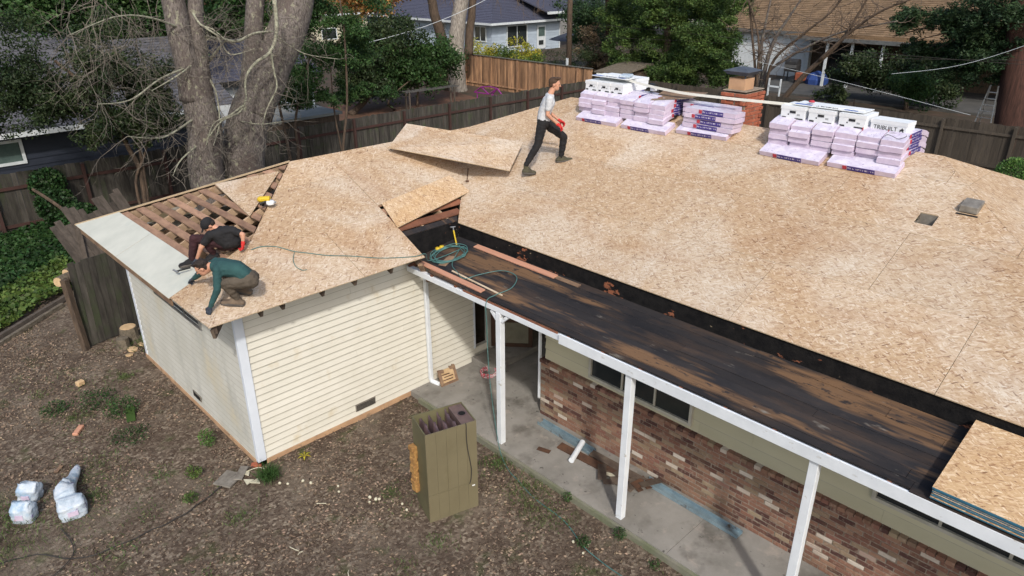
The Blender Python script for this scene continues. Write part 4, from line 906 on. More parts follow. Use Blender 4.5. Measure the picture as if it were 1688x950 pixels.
# bags
def sack(base, w, h, d, rz, label, lean=(0, 0), seed=0, neck=True):
    t = empty('plastic_sack', base, label, 'sack', 'white plastic sacks in the yard'); r = random.Random(seed); rings = 20; seg = 34; m = MB(); sx = r.uniform(0, 9)
    for i in range(rings):
        f = i / (rings - 1); z = h * f; taper = (1.0 if f < .7 else 1 - (f - .7) * .35) * (.95 + .1 * min(f * 5, 1) * (1 - .4 * f)); fl = 1 if f < .75 else 1 - (f - .75) * 3.0
        for j in range(seg):
            a = 2 * math.pi * j / seg; ca, sa = math.cos(a), math.sin(a); q = (abs(ca) ** 6 + abs(sa) ** 6) ** (-1 / 6)
            nsn = 1 + .10 * noise.noise(Vector((ca * 2.0 + sx, sa * 2.0, f * 4))) - .13 * abs(noise.noise(Vector((ca * 3 + sx, sa * 3, f * 4.5)))) - .08 * abs(noise.noise(Vector((ca * 8 + sx, sa * 8, f * 10))))
            m.v.append((ca * q * w / 2 * taper * nsn + lean[0] * f, sa * q * d / 2 * taper * max(fl, .12) * nsn + lean[1] * f, z + .05 * noise.noise(Vector((ca * 2, sa * 2, f * 3 + sx))) * f))
    for i in range(rings - 1):
        for j in range(seg): m.f.append((i * seg + j, i * seg + (j + 1) % seg, (i + 1) * seg + (j + 1) % seg, (i + 1) * seg + j)); m.mi.append(0)
    m.f.append(tuple((rings - 1) * seg + j for j in range(seg))); m.mi.append(0)
    o = bpy.data.objects.new('bag', m.mesh('bag', 'bag_white', smooth=True)); COL.objects.link(o); o.parent = t; o.rotation_euler.z = rz
    m = MB(); m.cbox((lean[0] * .25, -d * .52 + lean[1] * .3, h * .38), (w * .36, .012, h * .26)); o = bpy.data.objects.new('printed_panel', m.mesh('printed_panel', 'wrap')); COL.objects.link(o); o.parent = t; o.rotation_euler.z = rz
    return t
sack((-2.95, 1.22, -.01), .30, .30, .22, -.75, 'pale blue white sack, nearest the left edge of the yard', (0, .02), 1)
sack((-2.78, 1.66, -.01), .30, .29, .24, -.7, 'white sack with open frayed top behind the leftmost sack', (.02, .0), 2)
sack((-2.42, .86, -.01), .36, .28, .30, -.2, 'bulging white sack with a dark print, right one of three', (0, .03), 3)
m = MB(); m.tube(smooth_path([(-2.45, 1.0, .25), (-2.42, 1.15, .24), (-2.36, 1.35, .16), (-2.22, 1.62, .10), (-2.08, 1.85, .12)], 4), [.13, .135, .14, .14, .14, .14, .14, .13, .12, .11, .10, .10, .09, .08, .07, .05, .03], 10); m.v = [(x, y, max(.005, z * (.8 + .5 * noise.noise(Vector((x * 9, y * 9, z * 9)))))) for x, y, z in m.v]; o = m.build('folded_sack', 'bag_white', smooth=True); tag(o, 'flattened white sack draped over the back of the bulging sack', 'sack')
# small scraps on the ground
def scrap(name, c, size, rz, mat, label, cat, tilt=0, group=None):
    m = MB(); m.cbox((0, 0, 0), size, Matrix.Rotation(tilt, 4, 'X')); me = m.mesh(name, mat, bevel=min(size) * .15); o = bpy.data.objects.new(name, me); o.location = (c[0], c[1], c[2]); o.rotation_euler.z = rz; COL.objects.link(o); return tag(o, label, cat, group)
scrap('brick_piece', (-1.77, 3.02, .02), (.26, .09, .05), .9, 'pink_board', 'long orange brick piece lying in the leaf litter', 'brick')
scrap('board_scrap', (-.98, 2.85, .05), (.14, .34, .02), -.3, 'leaf_lime', 'mossy yellow green board scrap among the weeds', 'board', .3)
scrap('paver', (-.50, .02, .01), (.34, .30, .03), .5, 'vent_grey', 'larger grey brown paver near the house corner', 'paver')
scrap('paver', (-.30, .0, .025), (.32, .13, .02), .8, 'vent_grey', 'narrow grey slat beside the paver near the house corner', 'paver')
scrap('brick_piece', (-.03, .04, .015), (.16, .09, .04), -.6, 'brick_red', 'small red brick piece at the foot of the corner trim', 'brick')
for i, (x, y, a) in enumerate(((-.36, -.32, .3), (-.20, -.42, 1.2), (-.24, -.13, .9))):
    m = MB(); m.add([(0, 0, 0), (.15, .02, 0), (.06, .14, 0), (0, 0, .012), (.15, .02, .012), (.06, .14, .012)], [(2, 1, 0), (3, 4, 5), (0, 1, 4, 3), (1, 2, 5, 4), (2, 0, 3, 5)])
    o = m.build('tile_shard', 'chip_white', loc=(x, y, .01)); o.rotation_euler = (.1, .1, a); tag(o, ['white triangular shard beside the grass tuft, left one', 'white triangular shard nearest the grass tuft', 'white triangular shard next to the grey pavers'][i], 'shard', 'white shards by the house corner')
scrap('cut_log', (-1.30, 4.6, .05), (.14, .10, .10), .3, 'cut_wood', 'pale cut log end in the yard behind the mossy board', 'log')
scrap('gutter_scrap', (-2.30, 2.12, .01), (.16, .06, .015), .8, 'brown_trim', 'small brown scrap beside the white sacks', 'scrap')
for i, (x, y) in enumerate(((.82, -1.85), (.76, -1.93), (.86, -1.95), (.62, -1.30), (.56, -1.42), (.30, -.82), (.36, -.95), (.10, -.72), (1.08, -2.30), (1.05, -2.45), (.02, -.62), (.90, -1.98), (2.30, -4.55), (2.42, -4.72), (2.24, -4.78))):
    m = MB(); m.lathe((0, 0, -.01), [(.010, 0), (.018, .01), (.022, .026), (.014, .040), (.004, .046)], 8); o = m.build('white_bulb', 'chip_white', loc=(x, y, 0)); s = random.Random(i).uniform(.7, 1.2); o.scale = (s, s * 1.2, s)
    o.rotation_euler.z = i; tag(o, 'small white bulb among the row between the grass tuft and the furnace' if i < 12 else 'small white bulb beside the teal hose on the soil', 'bulb', 'white bulbs in the row by the furnace' if i < 12 else 'white bulbs beside the hose')
m = MB(); P = smooth_path([(.0, .0, .03), (-.20, .06, .03), (-.45, .02, .025), (-.7, -.09, .02), (-1.03, -.21, .02), (-1.4, -.30, .02), (-1.75, -.29, .02), (-2.2, -.27, .02), (-2.65, -.15, .02), (-3.01, .30, .02), (-3.41, .45, .02), (-3.9, .3, .02)], 5)
m.tube([p + Vector((0, .012 * math.sin(i * 1.3), -.008)) for i, p in enumerate(P)], .009, 6); tag(m.build('black_cable', 'cord_black'), 'old black cable snaking over the soil from the house corner', 'cable')
m = MB(); m.tube(smooth_path([(-2.65, .62, .02), (-2.62, .2, .03), (-2.72, -.1, .02), (-3.2, -.4, .02)], 5), .007, 6); tag(m.build('black_cable', 'cord_black'), 'short black cable running past the sacks toward the bottom left', 'cable')
m = MB(); m.tube(smooth_path([(-.42, -.06, .02), (-.2, -.02, .02), (-.05, -.1, .05), (.02, -.2, .02)], 4), .008, 5); tag(m.build('thin_cord', 'chip_white'), 'thin pale cord beside the pavers at the house corner', 'cord')
# crate panel leaning at the wall
t = empty('wooden_tray', (3.62, -.16, .09), 'small yellow brown wooden tray leaning on the siding by the downspout', 'tray')
def tb(m, x0, x1, z0, z1, d=.02, mi=0): m.hexa([(3.62 + x0, -.30 + z0 * .35, .09 + z0), (3.62 + x1, -.33 + z0 * .35, .09 + z0), (3.62 + x1, -.33 + d + z0 * .35, .09 + z0), (3.62 + x0, -.30 + d + z0 * .35, .09 + z0), (3.62 + x0, -.30 + z1 * .35, .09 + z1), (3.62 + x1, -.33 + z1 * .35, .09 + z1), (3.62 + x1, -.33 + d + z1 * .35, .09 + z1), (3.62 + x0, -.30 + d + z1 * .35, .09 + z1)], mi)
m = MB(); tb(m, -.17, .17, 0, .26); m.build('panel', 'cut_wood', t)
m = MB()
for a in ((-.19, .19, -.0, .03), (-.19, -.15, .03, .30), (.15, .19, .03, .30), (-.15, -.08, .24, .29), (.08, .15, .24, .29)): tb(m, a[0], a[1], a[2], a[3], -.03)
m.build('frame', 'brown_trim', t)
m = MB()
for a in ((-.12, .10, .07, .085), (-.10, .12, .12, .135), (-.12, .05, .17, .185)): tb(m, a[0], a[1], a[2], a[3], -.005)
m.build('slats', 'rust', t)
# coil of red and white hose on the walk
m = MB(); m.tube(smooth_path([(4.35 + (.15 + .02 * math.sin(k * 1.7)) * math.cos(k * .7), -.62 + (.15 + .02 * math.cos(k * 2.3)) * math.sin(k * .7), .11 + .002 * k) for k in range(40)], 3), .011, 6); tag(m.build('hose_coil', 'hose_red'), 'coil of red and white hose beside the entry step', 'hose')
# flashing, gutter, debris on the walk
def trough(a, b, w, mat, label, name='metal_flashing', z=.095):
    a = Vector((*a, z)); b = Vector((*b, z)); d = (b - a).normalized(); n = Vector((-d.y, d.x, 0)); c = (a + b) / 2; m = MB(); u = Vector((0, 0, 1))
    pr = [(-w / 2, .05), (-w / 2, 0), (w / 2, 0), (w / 2, .05), (w / 2 - .012, .05), (w / 2 - .012, .004), (-w / 2 + .012, .004), (-w / 2 + .012, .05)]
    m.v = [tuple(a - c + n * x + u * y) for x, y in pr] + [tuple(b - c + n * x + u * y) for x, y in pr]; m.f = [(j, (j + 1) % 8, 8 + (j + 1) % 8, 8 + j) for j in range(8)]; m.mi = [0] * 8
    o = m.build(name, mat, loc=c); return tag(o, label, 'metal flashing')
trough((3.92, -2.38), (3.90, -3.55), .15, 'flashing', 'blue grey metal flashing on the walk, the piece farther from the camera')
trough((3.96, -4.55), (3.93, -6.12), .15, 'flashing', 'blue grey metal flashing on the walk, the piece below the middle post')
m = MB(); m.tube([(3.46, -3.48, .15), (3.94, -3.30, .165)], .045, 12); o = m.build('pipe_offcut', 'white_paint', smooth=False); tag(o, 'short white pipe offcut resting on the flashing by the brick wall', 'pipe')
plank('board', (3.66, -3.05, .125), (3.74, -4.30, .125), .14, .03, 'rust', 'rusty brown board on the walk beside the flashing'); plank('board', (3.86, -3.55, .14), (3.90, -4.55, .13), .13, .03, 'rafter_dark', 'dark wet board lying against the brick wall foot')
for i in range(16):
    r = random.Random(i + 50); x = 3.70 + r.uniform(-.14, .22); y = -4.35 + r.uniform(-.35, .4)
    scrap('shingle_scrap', (x, y, .11 + .01 * r.random() + .02 * (i % 3)), (.08 + .07 * r.random(), .20 + .18 * r.random(), .009), r.uniform(0, 3), 'rust' if i % 4 == 0 else 'rafter_dark', 'dark broken roofing scrap in the heap between the two flashing pieces', 'scrap', r.uniform(-.1, .1), 'roofing scraps on the walk')
scrap('shingle_scrap', (3.66, -4.12, .13), (.07, .18, .01), .4, 'chip_white', 'white scrap at the edge of the dark roofing scraps', 'scrap')
scrap('ridge_scrap', (3.40, -2.95, .10), (.09, .22, .01), .3, 'rust', 'small rusty scrap lying alone on the walk', 'scrap')
# leaning gate, broken panel, stump, edging
def board_panel(name, base, p0, p1, h, n, lean, label, cat, mat='leaning_wood', z0=0, rails=True, hv=.0, rail='rafter_dark', partname='board', th=.02, seed=1, group=None):
    t = empty(name, base, label, cat, group); a = Vector((*p0, z0)); b = Vector((*p1, z0)); d = (b - a) / n; dn = Vector((d.y, -d.x, 0)).normalized(); r = random.Random(seed)
    for i in range(n):
        hh = h * (1 + r.uniform(-hv, hv)); s = a + d * (i + .02); e = a + d * (i + .97); L = Vector(lean) * hh + Vector((0, 0, hh)); o_ = dn * r.uniform(-.006, .006)
        m = MB(); m.hexa([s + o_, e + o_, e + dn * th + o_, s + dn * th + o_, s + L + o_, e + L + o_, e + L + dn * th + o_, s + L + dn * th + o_]); 
        o = m.build(partname, mat, t)
    if rails:
        for f in rails if isinstance(rails, tuple) else (.2, .85):
            L = Vector(lean) * h * f + Vector((0, 0, h * f)); m = MB(); m.beam(a + L - dn * .03 , b + L - dn * .03, .04, .09); m.build('rail', rail, t)
    return t
board_panel('leaning_gate', (-.2, 6.3, 0), (-.76, 6.14), (.40, 6.40), 1.78, 9, (.04, .08, 0), 'dark weathered wooden gate leaning beside the back corner of the house', 'gate', 'fence_dark', rails=(.12, .9), seed=2, hv=.015)
m = MB(); m.beam((-.80, 6.08, 1.55), (-.76, 6.02, -.03), .11, .11); tag(m.build('gate_post', 'bark_brown'), 'rough brown post standing at the left end of the dark gate', 'post')
board_panel('fallen_fence_panel', (1.2, 9.4, 0), (.25, 8.6), (2.3, 9.8), 1.75, 13, (-.30, .55, 0), 'broken grey fence panel leaning into the ivy behind the gate', 'fence panel', 'leaning_wood', hv=.12, rails=(.3,), seed=4)
plank('fallen_board', (.1, 8.6, .05), (.35, 9.6, 1.5), .12, .02, 'leaning_wood', 'single grey board propped upright in the ivy'); 
t = empty('tree_stump', (.05, 5.85, 0), 'low cut tree stump with pale split top near the gate', 'stump')
m = MB(); m.lathe((.02, 5.90, -.05), [(.24, 0), (.19, .12), (.17, .32), (.165, .33)], 11); m.build('bark', 'stump_bark', t)
m = MB(); m.lathe((.02, 5.90, .282), [(.155, 0), (.15, .01), (.02, .014)], 11); m.build('cut_face', 'cut_wood', t)
m = MB(); m.lathe((-.20, 5.62, -.05), [(.16, 0), (.13, .1), (.12, .25)], 9); m.build('side_stem', 'stump_bark', t)
for i, (x, y, r_) in enumerate(((-.12, 5.35, .10), (.10, 5.45, .08), (-.25, 5.15, .07))):
    m = MB(); m.lathe((0, 0, 0), [(r_, 0), (r_ * 1.02, .03), (r_ * .5, .035)], 7); o = m.build('wood_slice', 'cut_wood', loc=(x, y, .0)); o.rotation_euler = (.15, .1, i); tag(o, ['larger pale wood slice in front of the stump', 'pale wood slice nearest the house wall', 'small pale wood slice left of the stump'][i], 'wood slice', 'wood slices by the stump')
def log(name, a, b, r0, label, mat='stump_bark'):
    a = Vector(a); b = Vector(b); t = empty(name, a, label, 'log'); m = MB(); m.tube([a, (a + b) / 2 + Vector((0, 0, .01)), b], [r0, r0 * .96, r0 * .9], 10); m.build('bark', mat, t)
    d = (b - a).normalized(); m = MB(); m.tube([a - d * .004, a - d * .012], r0 * .88, 10); m.build('cut_face', 'cut_wood', t)
log('cut_log', (-.40, 9.35, .35), (.1, 9.75, .30), .13, 'cut log with pale round face lying in the ivy')
log('cut_log', (-.12, 9.75, .38), (.35, 10.1, .35), .11, 'shorter cut log behind the pale faced one in the ivy')
plank('garden_edging', (-2.6, 7.35, .09), (-.25, 9.15, .11), .10, .11, 'leaning_wood', 'upper grey timber edging along the ivy bed', cat='edging'); plank('garden_edging', (-2.9, 6.85, .05), (-.55, 8.72, .07), .10, .08, 'stump_bark', 'lower grey timber edging beside the leaf litter', cat='edging')
# grey rounded bin behind the roof edge
t = empty('planter_drum', (2.0, 7.7, 0), 'grey concrete drum full of dry leaves behind the roof edge', 'drum')
m = MB(); m.lathe((2.2, 9.2, 0), [(.80, 0), (.84, .9), (.84, 1.45), (.80, 1.5), (.70, 1.5), (.70, 1.38)], 26); m.build('drum', 'vent_grey', t, smooth=False)
m = MB(); m.lathe((2.2, 9.2, 1.36), [(.72, 0), (.5, .06), (.1, .1)], 22); m.build('leaf_fill', 'leaf_dry', t)
t.location = (2.2, 9.2, 0)
for c_ in t.children: c_.location = (-2.2, -9.2, 0)
# ------------------------------------------------------------------ people: one continuous remeshed body each, clothes as children
def capsule(mb, a, ra, b, rb_, n=10):
    a = Vector(a); b = Vector(b); d = b - a; L = d.length
    if L < 1e-5: d = Vector((0, 0, 1)); L = 1e-5
    d.normalize(); x = d.cross(Vector((.3, .1, .95)))
    if x.length < .1: x = d.cross(Vector((1, 0, 0)))
    x.normalize(); y = d.cross(x); k = len(mb.v); rings = []
    for i in range(1, 4): t = math.pi / 2 * (1 - i / 4); rings.append((a - d * ra * math.sin(t), ra * math.cos(t)))
    rings.append((a, ra)); rings.append((b, rb_))
    for i in range(1, 4): t = math.pi / 2 * i / 4; rings.append((b + d * rb_ * math.sin(t), rb_ * math.cos(t)))
    mb.v.append(tuple(a - d * ra))
    for c, r in rings:
        for j in range(n): an = 2 * math.pi * j / n; mb.v.append(tuple(c + (x * math.cos(an) + y * math.sin(an)) * r))
    mb.v.append(tuple(b + d * rb_)); e = len(mb.v) - 1
    for j in range(n): mb.f.append((k, k + 1 + (j + 1) % n, k + 1 + j)); mb.mi.append(0)
    for i in range(len(rings) - 1):
        for j in range(n):
            p = k + 1 + i * n; mb.f.append((p + j, p + (j + 1) % n, p + n + (j + 1) % n, p + n + j)); mb.mi.append(0)
    p = k + 1 + (len(rings) - 1) * n
    for j in range(n): mb.f.append((p + j, p + (j + 1) % n, e)); mb.mi.append(0)
def ellip(mb, c, r, R=None, n=14):
    k = len(mb.v); R = R or Matrix.Identity(3); c = Vector(c); h = n // 2
    mb.v.append(tuple(c + R @ Vector((0, 0, -r[2]))))
    for i in range(1, h):
        t = -math.pi / 2 + math.pi * i / h
        for j in range(n): a = 2 * math.pi * j / n; mb.v.append(tuple(c + R @ Vector((r[0] * math.cos(t) * math.cos(a), r[1] * math.cos(t) * math.sin(a), r[2] * math.sin(t)))))
    mb.v.append(tuple(c + R @ Vector((0, 0, r[2])))); e = len(mb.v) - 1
    for j in range(n): mb.f.append((k, k + 1 + (j + 1) % n, k + 1 + j)); mb.mi.append(0)
    for i in range(h - 2):
        for j in range(n): p = k + 1 + i * n; mb.f.append((p + j, p + (j + 1) % n, p + n + (j + 1) % n, p + n + j)); mb.mi.append(0)
    p = k + 1 + (h - 2) * n
    for j in range(n): mb.f.append((p + j, p + (j + 1) % n, e)); mb.mi.append(0)
def fuse(name, mb, mat, parent, voxel=.011, smooth=4, wrinkle=0, seed=0):
    me = mb.mesh(name, mat); o = bpy.data.objects.new(name, me); COL.objects.link(o)
    r = o.modifiers.new('r', 'REMESH'); r.mode = 'VOXEL'; r.voxel_size = voxel
    s = o.modifiers.new('s', 'SMOOTH'); s.factor = .5; s.iterations = smooth
    bpy.context.view_layer.update()
    m2 = bpy.data.meshes.new_from_object(o.evaluated_get(bpy.context.evaluated_depsgraph_get())); bpy.data.objects.remove(o)
    m2.materials.clear(); m2.materials.append(MATS[mat]); m2.name = name
    if wrinkle:
        n = len(m2.vertices); co = np.empty(n * 3, np.float32); m2.vertices.foreach_get('co', co); co = co.reshape(-1, 3); no = np.empty(n * 3, np.float32); m2.vertices.foreach_get('normal', no); no = no.reshape(-1, 3)
        w = np.array([noise.noise(Vector((p[0] * 13 + seed, p[1] * 13, p[2] * 24))) + .5 * noise.noise(Vector((p[0] * 30, p[1] * 30 + seed, p[2] * 34))) for p in co]); co += no * (w * wrinkle)[:, None]
        m2.vertices.foreach_set('co', co.reshape(-1))
    m2.polygons.foreach_set('use_smooth', [True] * len(m2.polygons)); m2.update()
    return link(bpy.data.objects.new(name, m2), parent)
def hand(mb, wr, dirv, palm, curl=.6, k=1.0, side=1):
    """palm plus five separate bent fingers; dirv along the hand, palm = direction the palm faces"""
    w = Vector(wr); d = Vector(dirv).normalized(); p = Vector(palm); p = (p - d * p.dot(d)).normalized(); s = d.cross(p).normalized() * side
    for q in (-.026, -.009, .009, .026): capsule(mb, w + d * .01 * k + s * q * .7 * k, .017 * k, w + d * .085 * k + s * q * k, .014 * k, 8)
    for i, (q, L, ex) in enumerate(((-.031, .062, .25), (-.0105, .078, .05), (.0105, .074, .0), (.031, .058, .2))):
        a = w + d * .088 * k + s * q * k; c1 = curl + ex * .3; d1 = d * math.cos(c1 * .7) + p * math.sin(c1 * .7); b = a + d1 * L * .52 * k + s * q * .15; d2 = d * math.cos(c1 * 1.7) + p * math.sin(c1 * 1.7); c = b + d2 * L * .5 * k
        capsule(mb, a, .0105 * k, b, .0098 * k, 7); capsule(mb, b, .0098 * k, c, .0085 * k, 7)
    a = w + d * .03 * k - s * .03 * k; b = a + (d * .5 - s * .65 + p * .4).normalized() * .042 * k; c = b + (d * .85 - s * .1 + p * .5).normalized() * .035 * k
    capsule(mb, a, .015 * k, b, .0125 * k, 7); capsule(mb, b, .012 * k, c, .010 * k, 7)
def head(mb, c, face, up, k=1.0):
    f = Vector(face).normalized(); u = Vector(up); u = (u - f * u.dot(f)).normalized(); s = f.cross(u); R = Matrix((f, s, u)).transposed(); c = Vector(c)
    def q(x, y, z): return c + R @ Vector((x * k, y * k, z * k))
    ellip(mb, q(-.005, 0, .025), (.095 * k, .076 * k, .088 * k), R); ellip(mb, q(.022, 0, -.045), (.060 * k, .055 * k, .062 * k), R)
    ellip(mb, q(.055, 0, -.082), (.026 * k, .028 * k, .022 * k), R, 10); capsule(mb, q(.086, 0, .012), .011 * k, q(.108, 0, -.026), .014 * k, 8)
    capsule(mb, q(.082, -.032, .022), .013 * k, q(.082, .032, .022), .013 * k, 8); capsule(mb, q(.077, -.018, -.058), .010 * k, q(.077, .018, -.058), .010 * k, 8)
    for sd in (-1, 1): ellip(mb, q(-.008, sd * .078, -.005), (.020 * k, .010 * k, .032 * k), R, 8); ellip(mb, q(.060, sd * .036, -.018), (.022 * k, .020 * k, .022 * k), R, 8)
    return q, R
def shoe(name, heel, toe, ankle, mat, parent, k=1.0):
    h = Vector(heel); t = Vector(toe); d = (t - h).normalized(); up = Vector((0, 0, 1)); up = (up - d * up.dot(d)).normalized(); s = d.cross(up); m = MB(); L = (t - h).length
    for q in (-.018, .018): capsule(m, h + s * q + up * .045, .034, h + d * L * .55 + s * q * 1.3 + up * .042, .034, 9); capsule(m, h + d * L * .55 + s * q * 1.2 + up * .038, .034, t - d * .03 + s * q + up * .030, .028, 9)
    capsule(m, h + d * .035 + up * .06, .042, Vector(ankle), .046, 9); capsule(m, Vector(ankle) * .4 + (h + d * .05 + up * .08) * .6, .042, h + d * L * .5 + up * .06, .034, 9)
    o = fuse(name, m, mat, parent, .009, 3)
    m = MB()
    for q in (-.020, .020): capsule(m, h + s * q + up * .014, .030, h + d * L * .6 + s * q * 1.5 + up * .014, .034, 9); capsule(m, h + d * L * .6 + s * q * 1.5 + up * .014, .034, t - d * .03 + s * q + up * .012, .026, 9)
    so_ = fuse('sole', m, 'sole', o, .009, 2); so_.location = (0, 0, 0); so_.scale = (1, 1, 1); return o
def person(label, base, J, face, up, shirt, trousers, shoes, gloves, hair, sleeves='short', cap=False, group=None, sw=.18, headk=1.0, build=1.0):
    J = {k: Vector(v) for k, v in J.items()}; t = empty('person', base, label, 'person', group); B = MB()
    q, R = head(B, J['head'], face, up, headk); nb = Vector(J['neck'])
    capsule(B, q(-.02, 0, -.06), .050, nb, .056)
    ch = J['chest']; wa = J['waist']; hl, hr = J['hipL'], J['hipR']; pel = (hl + hr) / 2
    capsule(B, J['shL'], .050, J['shR'], .050); capsule(B, ch, .105, wa, .10); capsule(B, wa, .10, pel, .10)
    for s_ in 'LR':
        capsule(B, J['sh' + s_], .048, J['el' + s_], .037); capsule(B, J['el' + s_], .037, J['wr' + s_], .024)
        capsule(B, J['hip' + s_], .078, J['kn' + s_], .052); capsule(B, J['kn' + s_], .050, J['an' + s_], .034)
    for s_ in 'LR':
        if gloves.get(s_) is None: hand(B, J['wr' + s_], J['hd' + s_] - J['wr' + s_], J.get('pm' + s_, Vector((0, 0, -1))), J['cu' + s_].x if 'cu' + s_ in J else .5, 1.0, 1 if s_ == 'R' else -1)
    fuse('body', B, 'skin', t, .010, 3)
    m = MB()
    for sd in (-1, 1): ellip(m, q(.088 * headk, sd * .031, .004), (.006, .010, .006), R, 8)
    m.build('eyes', 'eye', t, smooth=True)
    for s_ in 'LR':
        if gloves.get(s_):
            m = MB(); d = (J['hd' + s_] - J['wr' + s_]).normalized(); hand(m, J['wr' + s_] + d * .0, d, J.get('pm' + s_, Vector((0, 0, -1))), J['cu' + s_].x if 'cu' + s_ in J else .7, 1.0, 1 if s_ == 'R' else -1)
            capsule(m, J['wr' + s_] - d * .02, .031, J['wr' + s_] + d * .03, .028, 9); fuse('glove', m, gloves[s_], t, .0065, 2)
    # shirt
    m = MB(); lat = (J['shR'] - J['shL']).normalized(); b = build
    for f in (-.5, 0, .5):
        capsule(m, ch + lat * f * .14 * b, .118 * b, wa + lat * f * .10 * b, .112 * b); capsule(m, wa + lat * f * .10 * b, .112 * b, pel + lat * f * .12 * b + (wa - pel) * .42, .118 * b)
    capsule(m, J['shL'] * .93 + ch * .07, .066, J['shR'] * .93 + ch * .07, .066); capsule(m, nb * .55 + ch * .45, .085, ch, .11)
    for s_ in 'LR':
        e = J['sh' + s_].lerp(J['el' + s_], .62 if sleeves == 'short' else 1.0); capsule(m, J['sh' + s_], .066, e, .058 if sleeves == 'short' else .050)
        if sleeves == 'long': capsule(m, J['el' + s_], .050, J['el' + s_].lerp(J['wr' + s_], .93), .036)
    fuse('shirt', m, shirt, t, .010, 4, .006, 3)
    m = MB()
    for f in (-.5, .5): capsule(m, pel + lat * f * .14 + (wa - pel) * .18, .116, pel + lat * f * .14, .112)
    capsule(m, hl, .104, hr, .104)
    for s_ in 'LR':
        capsule(m, J['hip' + s_], .104, J['kn' + s_], .070); capsule(m, J['kn' + s_], .069, J['kn' + s_].lerp(J['an' + s_], .45), .064); capsule(m, J['kn' + s_].lerp(J['an' + s_], .45), .064, J['kn' + s_].lerp(J['an' + s_], .97), .050)
    fuse('trousers', m, trousers, t, .010, 4, .009, 9)
    for s_ in 'LR': shoe('shoe', J['he' + s_], J['to' + s_], J['an' + s_], shoes, t)
    m = MB()
    if cap:
        ellip(m, q(-.008, 0, .045), (.108, .092, .082), R); o = fuse('cap', m, 'cloth_black', t, .009, 2)
        m = MB(); 
        for f in (-.045, -.015, .015, .045): capsule(m, q(.06, f, .045), .008, q(.155 - abs(f) * .5, f, .030), .007, 8)
        p = fuse('brim', m, 'cloth_black', o, .006, 2); p.location = (0, 0, 0)
        m = MB(); ellip(m, q(-.035, 0, .005), (.075, .081, .07), R); fuse('hair', m, hair, t, .009, 2, .004)
    else:
        ellip(m, q(-.022, 0, .042), (.096, .084, .085), R); ellip(m, q(-.055, 0, .0), (.052, .074, .07), R)
        for k in range(16): a = k * 2.4; capsule(m, q(.01 + .055 * math.cos(a), .055 * math.sin(a), .095), .017, q(.035 + .06 * math.cos(a), .06 * math.sin(a), .112), .010, 7)
        fuse('hair', m, hair, t, .008, 1, .006)
    return t
hd = Vector((.63, -.775, 0)); lt = Vector((.775, .63, 0))      # the walker's heading and his left
person('young man in grey t-shirt, black trousers and red gloves walking across the roof', (5.95, -.52, 3.77),
    dict(head=(6.035, -.60, 5.285), neck=(5.985, -.555, 5.13), chest=(5.955, -.535, 4.98), waist=(5.905, -.485, 4.80), shR=(5.82, -.69, 5.07), shL=(6.09, -.41, 5.06), elR=(5.79, -.67, 4.80), wrR=(5.98, -.755, 4.61), hdR=(6.07, -.80, 4.54), pmR=(-.3, .3, -.6), cuR=(1.0, 0, 0),
         elL=(6.10, -.40, 4.78), wrL=(6.24, -.55, 4.62), hdL=(6.31, -.62, 4.56), pmL=(-.3, -.3, -.6), cuL=(.9, 0, 0), hipR=(5.83, -.51, 4.62), hipL=(5.97, -.42, 4.62),
         knR=(5.765, -.47, 4.25), anR=(5.60, -.33, 3.87), knL=(6.235, -.67, 4.34), anL=(6.205, -.64, 3.98), heR=(5.575, -.30, 3.715), toR=(5.745, -.455, 3.70), heL=(6.165, -.59, 3.872), toL=(6.38, -.80, 3.895)),
    hd + Vector((0, 0, -.08)), (0, 0, 1), 'tee_grey', 'cloth_black', 'shoe_olive', {'R': 'glove_red', 'L': 'glove_red'}, 'hair_brown')
person('crouching man in teal long sleeve shirt holding the roof corner sheet', (-.05, -.3, 2.95),
    dict(head=(-.29, -.02, 3.475), neck=(-.205, -.10, 3.50), chest=(-.10, -.20, 3.485), waist=(.045, -.36, 3.46), shR=(-.20, -.30, 3.50), shL=(-.08, .04, 3.48), elR=(-.275, -.37, 3.26), wrR=(-.385, -.31, 3.02), hdR=(-.44, -.30, 2.91), pmR=(.5, .4, -.3), cuR=(.9, 0, 0),
         elL=(-.20, .28, 3.30), wrL=(-.235, .56, 3.12), hdL=(-.25, .68, 3.06), pmL=(0, 0, -1), cuL=(.9, 0, 0), hipR=(.10, -.50, 3.31), hipL=(.22, -.36, 3.29),
         knR=(-.165, -.37, 3.31), anR=(-.03, -.355, 3.06), knL=(.0, -.08, 3.27), anL=(.14, -.20, 3.11), heR=(.015, -.385, 2.935), toR=(-.225, -.23, 2.985), heL=(.20, -.25, 2.995), toL=(.03, -.05, 3.05)),
    (-.72, .45, -.55), (-.45, .30, .9), 'shirt_teal', 'cloth_brown', 'shoe_tan', {'R': 'glove_navy', 'L': 'glove_navy'}, 'hair_dark', sleeves='long', build=.95)
